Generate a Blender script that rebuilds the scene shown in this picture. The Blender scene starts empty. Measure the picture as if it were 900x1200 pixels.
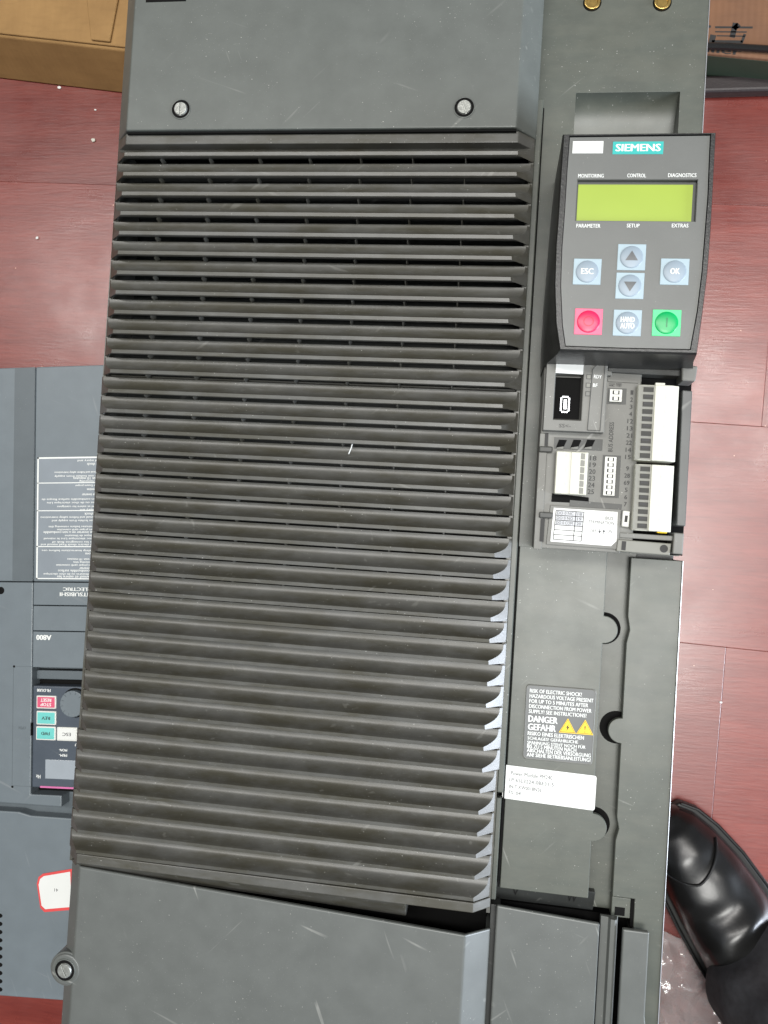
import bpy, bmesh, math, random
from mathutils import Vector, Matrix
random.seed(7)
R_ = math.radians
U = 0.00115          # one drawing unit in metres
ZF = 180.0           # height of the louvre front above the floor, in units

# ------------------------------------------------------------ camera
scn = bpy.context.scene
SW, SH, F = 900.0, 1200.0, 930.0
def _rot(a, b, c):
    return Matrix.Rotation(c, 3, 'Z') @ Matrix.Rotation(b, 3, 'Y') @ Matrix.Rotation(a, 3, 'X')
CR = _rot(-0.01943792, -0.1360705, -0.05863714)
CT = Vector((-132.51859, 182.08295, -385.0))
CC = -(CR.transposed() @ CT)                      # camera position, units
def P(px, py, z):
    """measure: where the line of sight of a photo point meets the level z"""
    d = CR.transposed() @ Vector(((px-450)/F, -(py-600)/F, -1.0))
    s = (z-CC.z)/d.z
    return (CC.x+d.x*s, CC.y+d.y*s)
cam = bpy.data.cameras.new('camera'); cam.sensor_fit = 'VERTICAL'; cam.sensor_height = 36; cam.lens = F/SH*36
cam.clip_start = 0.01; cam.clip_end = 50
co = bpy.data.objects.new('camera', cam); scn.collection.objects.link(co)
M4 = CR.transposed().to_4x4(); M4.translation = Vector((CC.x*U, CC.y*U, (CC.z+ZF)*U))
co.matrix_world = M4
scn.camera = co
scn.render.engine = 'CYCLES'
scn.render.resolution_x = 768; scn.render.resolution_y = 1024

# ------------------------------------------------------------ light
w = bpy.data.worlds.new('World'); scn.world = w; w.use_nodes = True
w.node_tree.nodes['Background'].inputs[0].default_value = (0.93, 0.97, 1.0, 1)
w.node_tree.nodes['Background'].inputs[1].default_value = 0.13
def area(name, loc, target, sx, sy, power, col):
    l = bpy.data.lights.new(name, 'AREA'); l.shape = 'RECTANGLE'; l.size = sx; l.size_y = sy
    l.energy = power; l.color = col
    o = bpy.data.objects.new(name, l); scn.collection.objects.link(o); o.location = loc
    o.rotation_euler = (Vector(target)-Vector(loc)).to_track_quat('-Z', 'Y').to_euler()
    return o
def strip(name, x0, y0, x1, y1, z, width, power, col):
    l = bpy.data.lights.new(name, 'AREA'); l.shape = 'RECTANGLE'; l.size = math.hypot(x1-x0, y1-y0); l.size_y = width
    l.energy = power; l.color = col
    o = bpy.data.objects.new(name, l); scn.collection.objects.link(o); o.location = ((x0+x1)/2, (y0+y1)/2, z)
    o.rotation_euler = (0, 0, math.atan2(y1-y0, x1-x0))
strip('ceiling_tube_lamp', -1.75, .72, 1.45, .28, 2.6, .28, 66, (1.0, 0.97, 0.93))
strip('ceiling_panel_lamp', .12, -.42, .92, -.48, 2.5, .5, 36, (1.0, 0.99, 0.95))
strip('ceiling_bounce', -1.3, -.5, 1.7, -.5, 2.75, 2.0, 22, (0.98, 1.0, 0.99))
area('window_light', (1.9, -0.62, 0.50), (0.2, -0.40, 0.2), 0.42, 0.85, 72, (0.80, 0.88, 1.0))
scn.view_settings.view_transform = 'Standard'; scn.view_settings.look = 'None'
scn.view_settings.exposure = -0.16; scn.view_settings.gamma = 1.0

# ------------------------------------------------------------ materials
def lin(r, g, b):
    f = lambda c: (c/255/12.92) if c/255 <= 0.04045 else ((c/255+0.055)/1.055)**2.4
    return (f(r), f(g), f(b))
class N:
    def __init__(s, name):
        s.m = bpy.data.materials.new(name); s.m.use_nodes = True; s.t = s.m.node_tree
        s.b = s.t.nodes['Principled BSDF']
        s.tc = s.t.nodes.new('ShaderNodeTexCoord')
    def n(s, typ, **kw):
        x = s.t.nodes.new(typ)
        for k, v in kw.items():
            if k in x.inputs: x.inputs[k].default_value = v
            else: setattr(x, k, v)
        return x
    def l(s, a, b): s.t.links.new(a, b)
    def mapping(s, scale=(1, 1, 1), rot=(0, 0, 0), world=True):
        mp = s.n('ShaderNodeMapping'); mp.inputs['Scale'].default_value = scale; mp.inputs['Rotation'].default_value = rot
        if world:
            g = s.n('ShaderNodeNewGeometry'); s.l(g.outputs['Position'], mp.inputs[0])
        else: s.l(s.tc.outputs['Object'], mp.inputs[0])
        return mp
    def noise(s, scale, detail=3, mp=None, rough=0.55):
        x = s.n('ShaderNodeTexNoise', Scale=scale, Detail=detail, Roughness=rough)
        s.l((mp or s.mapping()).outputs[0], x.inputs['Vector']); return x
    def ramp(s, src, a, b, ca=(0, 0, 0, 1), cb=(1, 1, 1, 1)):
        r = s.n('ShaderNodeValToRGB'); e = r.color_ramp.elements
        e[0].position = a; e[0].color = ca; e[1].position = b; e[1].color = cb
        s.l(src, r.inputs[0]); return r
    def mix(s, fac, a, b, mode='MIX'):
        x = s.n('ShaderNodeMix', data_type='RGBA', blend_type=mode)
        for v, i in ((fac, 0), (a, 6), (b, 7)):
            if hasattr(v, 'is_output'): s.l(v, x.inputs[i])
            elif i == 0: x.inputs[0].default_value = v
            else: x.inputs[i].default_value = (*v[:3], 1)
        return x.outputs[2]
    def math(s, op, a, b=0.0):
        x = s.n('ShaderNodeMath', operation=op)
        for i, v in enumerate((a, b)):
            if hasattr(v, 'is_output'): s.l(v, x.inputs[i])
            else: x.inputs[i].default_value = v
        return x.outputs[0]
def plastic(name, col, rough=0.45, var=0.15, dust=0.5, dustcol=(0.5, 0.5, 0.47), scratch=0.25, bump=0.08, grime=0.0, grimecol=(0.16, 0.14, 0.10), bscale=1400, spec=0.5):
    s = N(name); b = s.b
    n1 = s.noise(70, 5); c = s.mix(s.ramp(n1.outputs[0], .3, .7).outputs[0], [x*(1-var) for x in col], [x*(1+var) for x in col])
    if grime:
        n2 = s.noise(34, 5, s.mapping((.7, 2.4, 1)), .7)
        f = s.math('MULTIPLY', s.ramp(n2.outputs[0], .40, .62).outputs[0], grime)
        c = s.mix(f, c, grimecol)
    if dust:   # pale specks of dust
        pm = s.ramp(s.noise(14, 3).outputs[0], .42, .62).outputs[0]
        for sc, th, k in ((520, .12, 1.0), (1300, .16, .55), (210, .045, 1.0)):
            v = s.n('ShaderNodeTexVoronoi', Scale=sc); s.l(s.mapping().outputs[0], v.inputs['Vector'])
            sp = s.math('LESS_THAN', v.outputs['Distance'], th)
            wn = s.n('ShaderNodeSeparateColor'); s.l(v.outputs['Color'], wn.inputs[0])
            g = s.math('MULTIPLY', s.math('GREATER_THAN', wn.outputs[0], .88 if sc > 300 else .86), s.math('ADD', s.math('MULTIPLY', pm, .85), .15))
            f = s.math('MULTIPLY', s.math('MULTIPLY', sp, g), dust*k)
            c = s.mix(f, c, dustcol)
    rg = s.ramp(s.noise(45, 4).outputs[0], .3, .7, (rough*.93,)*3+(1,), (min(1, rough*1.09),)*3+(1,)).outputs[0]
    if scratch:
        tot = None
        for ang, sc in ((.4, 34), (1.25, 26), (-.75, 30), (2.3, 20)):
            mp = s.mapping((1, 14, 1), (0, 0, ang)); mp.vector_type = 'TEXTURE'
            nn = s.noise(sc*9, 1, mp); mk = s.noise(22, 2, s.mapping((1, 1, 1), (0, 0, ang)))
            f = s.math('MULTIPLY', s.ramp(nn.outputs[0], .73, .78).outputs[0], s.ramp(mk.outputs[0], .50, .60).outputs[0])
            tot = f if tot is None else s.math('MAXIMUM', tot, f)
        c = s.mix(s.math('MULTIPLY', tot, scratch), c, dustcol)
    s.l(c, b.inputs['Base Color']); s.l(rg, b.inputs['Roughness'])
    b.inputs['Specular IOR Level'].default_value = spec
    if bump:
        bp = s.n('ShaderNodeBump', Strength=bump, Distance=0.0002)
        s.l(s.noise(bscale, 2).outputs[0], bp.inputs['Height']); s.l(bp.outputs[0], b.inputs['Normal'])
    return s.m
def simple(name, col, rough=0.5, metal=0.0, var=0.08, scale=60, bump=0.0, bscale=800, emit=0, **kw):
    s = N(name); b = s.b
    c = s.mix(s.ramp(s.noise(scale, 3).outputs[0], .3, .7).outputs[0], [x*(1-var) for x in col], [min(1, x*(1+var)) for x in col])
    s.l(c, b.inputs['Base Color']); b.inputs['Roughness'].default_value = rough; b.inputs['Metallic'].default_value = metal
    if bump:
        bp = s.n('ShaderNodeBump', Strength=bump, Distance=0.0004)
        s.l(s.noise(bscale, 3).outputs[0], bp.inputs['Height']); s.l(bp.outputs[0], b.inputs['Normal'])
    for k, v in kw.items(): b.inputs[k].default_value = v
    return s.m
M = {}
M['cover'] = plastic('grey_plastic', lin(85, 89, 86), .42, .09, .8, scratch=.15)
M['cover_low'] = plastic('grey_plastic_worn', lin(89, 92, 90), .40, .08, .6, scratch=.26)
M['side'] = plastic('grey_plastic_side', lin(76, 80, 74), .38, .10, .7, scratch=.35, grime=.25, grimecol=(.13, .13, .105))
M['louvre'] = plastic('louvre_plastic', lin(81, 81, 78), .35, .14, .8, scratch=.10, grime=.85, grimecol=(.050, .047, .034))
M['dark'] = plastic('dark_plastic', lin(50, 52, 51), .45, .1, .3, scratch=.1)
M['black'] = simple('black_inside', (.006, .006, .006), .8, **{'Specular IOR Level': .1})  # also paints the dark inside gaps and recesses
M['keypad'] = plastic('keypad_housing', lin(34, 35, 35), .34, .08, .4, scratch=.1, bump=.5, bscale=900)
M['membrane'] = plastic('keypad_membrane', lin(94, 96, 94), .38, .04, .2, scratch=.05, bump=.15, bscale=2500)
M['cu'] = plastic('control_unit_plastic', lin(108, 108, 104), .5, .07, .9, scratch=.3, dustcol=(.6, .6, .56))
M['cu_dark'] = plastic('control_unit_dark', lin(62, 63, 61), .5, .08, .5)
M['rail'] = plastic('rail_plastic', lin(72, 74, 73), .42, .06, .5)
M['term'] = simple('cream_terminal', lin(190, 190, 178), .42, var=.05)
M['term_g'] = simple('grey_terminal', lin(122, 122, 115), .5, var=.06)
M['term_hole'] = simple('terminal_opening', lin(44, 44, 40), .6)
M['white'] = simple('white_plastic', lin(212, 213, 208), .45, var=.02)
M['paper'] = simple('white_label', lin(214, 216, 214), .4, var=.02)
M['ink'] = simple('grey_ink', lin(78, 78, 82), .6)
M['inkd'] = simple('dark_ink', lin(48, 48, 48), .6)
M['inkb'] = simple('black_ink', lin(30, 30, 30), .6)
M['tabgrey'] = simple('grey_table_cell', lin(178, 180, 184), .5)
M['wtext'] = simple('white_print', lin(225, 228, 226), .5, var=0)
M['teal'] = simple('teal_plate', lin(40, 165, 160), .35, var=.03)
M['lcd'] = simple('green_display', lin(148, 168, 66), .25, var=.04, scale=25)
M['lcdshade'] = simple('display_shade_frame', lin(62, 64, 62), .35)
M['key'] = simple('pale_blue_key', lin(150, 170, 180), .4, var=.03)
M['keydome'] = simple('grey_blue_dome', lin(136, 150, 162), .4, var=.03)
M['arrow'] = simple('dark_arrow', lin(84, 86, 88), .4, var=.02)
M['red'] = simple('pink_red_key', lin(226, 88, 122), .4, var=.03)
M['reddome'] = simple('red_dome', lin(208, 36, 84), .33, var=.03)
M['redline'] = simple('red_mark', lin(170, 20, 60), .4)
M['green'] = simple('green_key', lin(70, 205, 130), .4, var=.03)
M['greendome'] = simple('green_dome', lin(0, 160, 88), .33, var=.03)
M['greenline'] = simple('green_mark', lin(0, 105, 62), .4)
M['screw'] = simple('steel_screw', lin(150, 152, 148), .42, .6, var=.2, scale=500, bump=.4, bscale=1200)
M['brass'] = simple('brass', lin(190, 160, 95), .3, .9, var=.2, scale=400)
M['steel'] = simple('steel_edge', lin(185, 188, 192), .35, .8)
M['yellow'] = simple('warning_yellow', lin(240, 200, 20), .45, var=.03)
M['wlabel'] = plastic('grey_warning_label', lin(96, 98, 98), .45, .04, .2, scratch=0)
M['a800'] = plastic('blue_grey_plastic', lin(104, 113, 119), .42, .05, .25, scratch=.15, dustcol=(.4, .4, .4))
M['a800d'] = plastic('blue_grey_plastic_dark', lin(88, 96, 101), .42, .05, .2, scratch=.1, dustcol=(.4, .4, .4))
M['a800k'] = plastic('slate_panel', lin(72, 80, 90), .3, .05, .1, scratch=.05)
M['a800l'] = simple('silver_print_label', lin(128, 136, 144), .35, var=.05)
M['scr'] = simple('grey_display', lin(150, 158, 166), .2, var=.04)
M['redtag'] = simple('red_border', lin(205, 70, 70), .5)
M['magenta'] = simple('magenta_strip', lin(200, 110, 160), .4)
M['bteal'] = simple('aqua_button', lin(105, 190, 185), .4)
M['bred'] = simple('rose_button', lin(205, 85, 115), .4)

def wood():
    s = N('red_mahogany_floor'); b = s.b
    oi = s.n('ShaderNodeObjectInfo')
    mp = s.mapping((1, 9, 9)); 
    add = s.n('ShaderNodeVectorMath', operation='ADD'); s.l(mp.outputs[0], add.inputs[0])
    cx = s.n('ShaderNodeCombineXYZ'); s.l(s.math('MULTIPLY', oi.outputs['Random'], 13.), cx.inputs[0]); s.l(s.math('MULTIPLY', oi.outputs['Random'], 7.), cx.inputs[1])
    s.l(cx.outputs[0], add.inputs[1])
    n1 = s.n('ShaderNodeTexNoise', Scale=9, Detail=6, Roughness=.6, Distortion=.6); s.l(add.outputs[0], n1.inputs['Vector'])
    n2 = s.n('ShaderNodeTexNoise', Scale=60, Detail=3, Roughness=.6); s.l(add.outputs[0], n2.inputs['Vector'])
    c = s.mix(s.ramp(n1.outputs[0], .3, .7).outputs[0], lin(104, 38, 31), lin(124, 53, 44))
    c = s.mix(s.math('MULTIPLY', s.ramp(n2.outputs[0], .45, .75).outputs[0], .35), c, lin(78, 22, 22))
    hs = s.n('ShaderNodeHueSaturation'); s.l(c, hs.inputs['Color']); s.l(s.math('ADD', s.math('MULTIPLY', oi.outputs['Random'], .25), .88), hs.inputs['Value'])
    c = hs.outputs[0]
    v = s.n('ShaderNodeTexVoronoi', Scale=95); s.l(s.mapping().outputs[0], v.inputs['Vector'])
    sp = s.math('LESS_THAN', v.outputs['Distance'], .05)
    wn = s.n('ShaderNodeSeparateColor'); s.l(v.outputs['Color'], wn.inputs[0])
    c = s.mix(s.math('MULTIPLY', s.math('MULTIPLY', sp, s.math('GREATER_THAN', wn.outputs[0], .8)), .7), c, lin(215, 170, 150))
    s.l(c, b.inputs['Base Color'])
    s.l(s.ramp(s.noise(20, 5).outputs[0], .3, .7, (.25,)*3+(1,), (.38,)*3+(1,)).outputs[0], b.inputs['Roughness'])
    b.inputs['Specular IOR Level'].default_value = .95
    bp = s.n('ShaderNodeBump', Strength=.12, Distance=.0006); s.l(n2.outputs[0], bp.inputs['Height']); s.l(bp.outputs[0], b.inputs['Normal'])
    return s.m
M['wood'] = wood()
def card(name, c0, c1):
    s = N(name); b = s.b
    n = s.noise(30, 5); n2 = s.noise(260, 3, s.mapping((.25, 1, 1)))
    c = s.mix(s.ramp(n.outputs[0], .3, .7).outputs[0], c0, c1)
    c = s.mix(s.math('MULTIPLY', s.ramp(n2.outputs[0], .5, .7).outputs[0], .18), c, [x*.7 for x in c0])
    s.l(c, b.inputs['Base Color']); b.inputs['Roughness'].default_value = .8
    wv = s.n('ShaderNodeTexWave', Scale=70, Distortion=.4); s.l(s.mapping((1, .0, 0)).outputs[0], wv.inputs['Vector'])
    bp = s.n('ShaderNodeBump', Strength=.12, Distance=.0006); s.l(wv.outputs[0], bp.inputs['Height']); s.l(bp.outputs[0], b.inputs['Normal'])
    return s.m
M['card'] = card('kraft_cardboard', lin(138, 106, 64), lin(156, 122, 76))
M['card2'] = card('brown_cardboard', lin(98, 68, 48), lin(114, 79, 54))
M['leather'] = simple('black_leather', (.008, .008, .008), .27, var=.3, scale=40, bump=.5, bscale=60)
M['rubber'] = simple('black_rubber', (.012, .012, .011), .5)
M['cloth'] = simple('dark_cloth', (.022, .022, .025), .85, var=.3, scale=200, bump=.6, bscale=1600)
def film():
    s = N('clear_film'); b = s.b
    b.inputs['Base Color'].default_value = (.92, .92, .92, 1); b.inputs['Roughness'].default_value = .10; b.inputs['Alpha'].default_value = .5
    b.inputs['Transmission Weight'].default_value = .72; b.inputs['IOR'].default_value = 1.35
    b.inputs['Specular IOR Level'].default_value = 1.0; b.inputs['Coat Weight'].default_value = 1.0; b.inputs['Coat Roughness'].default_value = .08
    return s.m
M['film'] = film()

# ------------------------------------------------------------ mesh helpers (all in drawing units; z measured from the louvre front)
pos = {}
class MB:
    def __init__(s): s.v = []; s.f = []
    def add(s, vs, fs):
        k = len(s.v); s.v += [tuple(v) for v in vs]; s.f += [tuple(i+k for i in f) for f in fs]; return s
    def loft(s, rings, cap0=True, cap1=True):
        n = len(rings[0]); vs = [p for r in rings for p in r]; fs = []
        for r in range(len(rings)-1):
            for i in range(n):
                j = (i+1) % n; fs.append((r*n+i, r*n+j, (r+1)*n+j, (r+1)*n+i))
        if cap0: fs.append(tuple(reversed(range(n))))
        if cap1: fs.append(tuple(range((len(rings)-1)*n, len(rings)*n)))
        return s.add(vs, fs)
    def prism(s, pts, z0, z1, top=None):
        top = top or pts
        a = sum(pts[i][0]*pts[(i+1) % len(pts)][1]-pts[(i+1) % len(pts)][0]*pts[i][1] for i in range(len(pts)))
        if a < 0: pts = pts[::-1]; top = top[::-1]
        return s.loft([[(x, y, z0) for x, y in pts], [(x, y, z1) for x, y in top]])
    def box(s, x0, x1, y0, y1, z0, z1):
        if x0 > x1: x0, x1 = x1, x0
        if y0 > y1: y0, y1 = y1, y0
        return s.prism([(x0, y0), (x1, y0), (x1, y1), (x0, y1)], z0, z1)
    def cyl(s, cx, cy, r, z0, z1, n=28, r1=None):
        r1 = r if r1 is None else r1
        c = [(math.cos(2*math.pi*i/n), math.sin(2*math.pi*i/n)) for i in range(n)]
        return s.prism([(cx+a*r, cy+b*r) for a, b in c], z0, z1, [(cx+a*r1, cy+b*r1) for a, b in c])
    def ring(s, cx, cy, r0, r1, z0, z1, n=32):
        c = [(math.cos(2*math.pi*i/n), math.sin(2*math.pi*i/n)) for i in range(n)]
        vs = [(cx+a*r, cy+b*r, z) for (r, z) in ((r0, z0), (r0, z1), (r1, z1), (r1, z0)) for a, b in c]; fs = []
        for q in range(4):
            for i in range(n):
                j = (i+1) % n; p = (q+1) % 4; fs.append((q*n+i, p*n+i, p*n+j, q*n+j))
        return s.add(vs, fs)
    def dome(s, cx, cy, r, z0, h, n=32, m=6):
        rings = []
        for k in range(m+1):
            t = k/m*math.pi/2*.97
            rings.append([(cx+r*math.cos(t)*math.cos(2*math.pi*i/n), cy+r*math.cos(t)*math.sin(2*math.pi*i/n), z0+h*math.sin(t)) for i in range(n)])
        return s.loft(rings)
    def tube(s, path, r, n=8):
        rings = []
        for i, p in enumerate(path):
            p = Vector(p); a = Vector(path[max(0, i-1)]); b = Vector(path[min(len(path)-1, i+1)]); t = (b-a).normalized()
            u = t.cross(Vector((0, 0, 1)));
            if u.length < 1e-4: u = Vector((1, 0, 0))
            u.normalize(); v = u.cross(t)
            rr = r[i] if isinstance(r, (list, tuple)) else r
            rings.append([tuple(p+u*rr*math.cos(2*math.pi*k/n)+v*rr*math.sin(2*math.pi*k/n)) for k in range(n)])
        return s.loft(rings)
def root(name, x, y, label, cat, rotz=0.0, group=None, local=False, z=-ZF):
    o = bpy.data.objects.new(name, None); scn.collection.objects.link(o); o.empty_display_size = .02
    o.location = (x*U, y*U, (z+ZF)*U); o.rotation_euler[2] = rotz
    o['label'] = label; o['category'] = cat
    if group: o['group'] = group
    pos[o.name] = Vector((0, 0, -ZF)) if local else Vector((x, y, z))
    return o
def obj(name, mb, mat, parent=None, bevel=0.0, seg=2, smooth=False, label=None, kind=None, cat=None, group=None, ang=32):
    vs = [Vector(v) for v in mb.v]
    lo = Vector((min(v.x for v in vs), min(v.y for v in vs), min(v.z for v in vs)))
    hi = Vector((max(v.x for v in vs), max(v.y for v in vs), max(v.z for v in vs)))
    c = (lo+hi)/2
    if parent is None: c.z = lo.z
    me = bpy.data.meshes.new(name); me.from_pydata([tuple((v-c)*U) for v in vs], [], mb.f); me.validate(); 
    bm = bmesh.new(); bm.from_mesh(me); bmesh.ops.recalc_face_normals(bm, faces=bm.faces)
    bm.to_mesh(me); bm.free(); me.update()
    me.materials.append(mat)
    if smooth:
        for p in me.polygons: p.use_smooth = True
        me.set_sharp_from_angle(angle=R_(ang))
    o = bpy.data.objects.new(name, me); scn.collection.objects.link(o)
    pos[o.name] = c.copy()
    if parent is not None:
        o.parent = parent; o.location = (c-pos[parent.name])*U
    else: o.location = (c.x*U, c.y*U, (c.z+ZF)*U)
    if bevel:
        b = o.modifiers.new('edge', 'BEVEL'); b.width = bevel*U; b.segments = seg; b.limit_method = 'ANGLE'; b.angle_limit = R_(30)
    for k, v in (('label', label), ('kind', kind), ('category', cat), ('group', group)):
        if v: o[k] = v
    return o
def shifted(src, dx, dy, dz=0, label=None):
    """a copy of a part beside its source, sharing the mesh"""
    c = src.copy(); scn.collection.objects.link(c); c.location = src.location+Vector((dx, dy, dz))*U
    pos[c.name] = pos[src.name]+Vector((dx, dy, dz))
    if label: c['label'] = label
    return c
def textmb(strings, bold=0.0):
    """strings: (text, x, y, z, width, height, rotation) with x,y the centre"""
    mb = MB()
    for (t, x, y, z, wd, ht, rz) in strings:
        cu = bpy.data.curves.new('t', 'FONT'); cu.body = t; cu.size = 1; cu.align_x = 'LEFT'; cu.resolution_u = 2
        to = bpy.data.objects.new('t', cu); me = bpy.data.meshes.new_from_object(to)
        if not me.vertices: continue
        xs = [v.co.x for v in me.vertices]; ys = [v.co.y for v in me.vertices]
        x0, x1, y0, y1 = min(xs), max(xs), min(0, min(ys)), max(ys)
        if t.strip('.-:,\'') == '' : y1 = .7
        sx = wd/(x1-x0) if wd else ht/(y1-y0)*.9; sy = ht/(y1-y0)
        cr, sr = math.cos(rz), math.sin(rz); vs = []
        for v in me.vertices:
            a = (v.co.x-(x0+x1)/2)*sx; b = (v.co.y-(y0+y1)/2)*sy
            vs.append((x+a*cr-b*sr, y+a*sr+b*cr, z))
        fs_ = [tuple(p.vertices) for p in me.polygons]
        if bold > 0:
            q = bold*ht*1.3
            mb.add([(a-q*cr, b-q*sr, c) for a, b, c in vs], fs_); mb.add([(a+q*cr, b+q*sr, c+.012) for a, b, c in vs], fs_)
        else: mb.add(vs, fs_)
        bpy.data.objects.remove(to); bpy.data.curves.remove(cu); bpy.data.meshes.remove(me)
    return mb
def letters(strings, mat, parent, bold=0.0, name='lettering', label=None):
    return obj(name, textmb(strings, bold), mat, parent, label=label)
def rc(x0, y0, x1, y1, z):
    a = P(x0, y0, z); b = P(x1, y1, z); return a[0], b[0], b[1], a[1]
def arc(cx, cy, r, a0, a1, n=14):
    return [(cx+r*math.cos(R_(a0+(a1-a0)*i/n)), cy+r*math.sin(R_(a0+(a1-a0)*i/n))) for i in range(n+1)]
def mid(px, py, z): return P(px, py, z)

# ------------------------------------------------------------ floor
FA = R_(-1.6)
fx, fy = P(848, 497, -ZF)
fl = MB(); fl.box(-1400, 1600, -1500, 1300, -ZF-14, -ZF-4.1)
floor = obj('floor', fl, M['black'], kind='structure')
PW = 1/ (1/ (P(848, 240, -ZF)[1]-P(848, 497, -ZF)[1]))
sx_row = {0: P(895, 450, -ZF)[0], -2: P(852, 880, -ZF)[0]}
plank_src = None
PL = 1150.0
for row in range(-7, 8):
    x0 = sx_row.get(row, fx-700+(row%3)*90) 
    for k in range(-2, 2):
        cx = x0+PL*(k+.5); cy = fy+PW*(row+.5)
        gx = fx+(cx-fx)*math.cos(FA)-(cy-fy)*math.sin(FA); gy = fy+(cx-fx)*math.sin(FA)+(cy-fy)*math.cos(FA)
        if abs(gx-100) > 1500: continue
        if plank_src is None:
            m2 = MB(); m2.box(-PL/2+.03, PL/2-.03, -PW/2+.03, PW/2-.03, -ZF-4, -ZF)
            p = obj('plank', m2, M['wood'], floor, bevel=.22, seg=2); plank_src = p
        else:
            p = plank_src.copy(); scn.collection.objects.link(p)
        p.location = ((gx-pos[floor.name].x)*U, (gy-pos[floor.name].y)*U, (-2-ZF-pos[floor.name].z+random.uniform(-.12, .12))*U)
        p.rotation_euler[2] = FA

# ------------------------------------------------------------ the drive
W = 203.0; MOD = 57.457; PT = MOD/6
drive = root('motor_drive', 140, -170, 'large dark grey motor drive lying face up with a front of black ribbed air louvres', 'motor drive')
CH = 7.6; ZB = -8.0
b = MB()
b.box(1.2, 278.6, -470, 130, -ZF+.4, -60)
b.box(1.2, 201.8, -470, 130, -60, -32)
b.box(206, 279, -352, -185, -60, -29); b.box(206, 279, -470, -352, -60, -40)
chassis = obj('chassis', b, M['dark'], drive, bevel=.6)
b = MB()
b.box(0, 1.6, -352, 140, -60.2, ZB-.05); obj('side_wall', b, M['louvre'], drive)
b = MB(); b.box(W-1.6, W, -352, 140, -60.2, ZB-.05)
b.box(0, W, -350.6, -349.2, -31.9, ZB-1)
obj('side_wall', b, M['louvre'], drive)

# louvre slats: a scoop that rises to a lip, cut into a front with bevelled shoulders
def slat_mb():
    m = MB(); prof = []
    n = 12; yb, yl = -.8, -PT+2.0        # scoop from its deep back edge to the lip
    prof.append((yb+.5, -10.5)); 
    for i in range(n+1):
        t = i/n; y = yb+(yl-yb)*t; z = -6.7*(1-t**3.0)**.85; prof.append((y, z))
    prof[-1] = (yl+.02, -.2); prof += [(yl-.16, 0.0), (-PT+.30, -.22), (-PT+.16, -.45), (-PT+.14, -2.3), (-PT+.7, -4.2), (-PT+1.3, -5.8)]
    rows = []
    for y, z in prof:
        zc = max(z, ZB+.01); f = (zc-ZB)/-ZB
        xl = CH*f; xr = W-CH*f
        rows.append([(0.0, y, min(z, ZB)), (0.001+xl, y, z), (xr-.001, y, z), (W, y, min(z, ZB))])
    vs = [p for r in rows for p in r]; fs = []
    for i in range(len(rows)-1):
        for j in range(3):
            fs.append((i*4+j, i*4+j+1, (i+1)*4+j+1, (i+1)*4+j))
    # the bevelled shoulders run the full pitch behind the scoop
    m.add(vs, fs)
    return m
sm = slat_mb()
# shoulder strips between the slats (bevel surface north of each lip, outside the scoop)
ribx = [24+j*24.6 for j in range(7)]
for k in range(6):
    y0 = -k*MOD
    fb = MB()
    for s_ in (0, 1):
        X = lambda q: q if s_ == 0 else W-q
        # recessed side rails closing the ends of the slots
        fb.box(X(.05), X(2.2), y0-MOD+.25, y0-.25, -24, ZB-.25)
    if k < 5: fb.box(2.2, W-2.2, y0-MOD+.3, y0-MOD+1.2, -20, -11)
    frame = obj('louvre_frame', fb, M['louvre'], drive, bevel=.2, seg=1)
    frame.rotation_euler = (0, R_((.05, -.12, .1, .05, -.32, .3)[k]), 0); frame.location.x += (.1, .25, -.1, .2, .45, -.3)[k]*U
    first = None
    for i in range(6):
        m = MB(); m.add([(x, y+y0-i*PT, z) for x, y, z in sm.v], sm.f)
        if first is None:
            # module top slat starts a hair lower than its neighbour: a visible seam
            first = obj('slat', m, M['louvre'], frame, smooth=True, ang=25)
        else:
            shifted(first, 0, -i*PT)
    rb = MB()
    for i in range(6):
        yy = y0-i*PT
        for x in ribx:
            rb.prism([(x-.1, yy-1.4), (x+.7, yy-1.4), (x+.7, yy+1.6), (x-.1, yy+1.6)], -9.5, -4.0, [(x+.1, yy-.3), (x+.5, yy-.3), (x+.5, yy+1.6), (x+.1, yy+1.6)])
    r_ = obj('rib', rb, M['louvre'], frame, kind='stuff')

def bevelled(y0, y1, zf, zb, xl0, xl1, xr1, xr0, ye0=None, ye1=None):
    """a slab with sloped left and right shoulders, from y0 (south) to y1 (north)"""
    m = MB(); ring = lambda y: [(xl0, y, zb-9), (xr0, y, zb-9), (xr0, y, zb), (xr1, y, zf), (xl1, y, zf), (xl0, y, zb)]
    return m.loft([ring(y0), ring(y1)])
ya = P(380, 168, 0)[1]; yc = P(380, 153.5, 0)[1]
obj('top_bar', bevelled(ya+.2, yc, -.4, ZB, 0, CH, W-CH, W), M['louvre'], drive, bevel=.35)
yt = P(380, 151, 3)[1]
tc_ = bevelled(yt, 140, 3, ZB, -.2, 9.2, 194.2, 203.6)
topc = obj('top_cover', tc_, M['cover'], drive, bevel=.7, seg=3)
b = MB(); b.box(8.8, 194.4, yt-.8, yt-.02, -9, 1.4); b.box(2, 201.6, yt-3, yt+1, -30, -9.2)
obj('seam_shade', b, M['black'], drive)  # solid black strips painting the dark of the open seam
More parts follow.
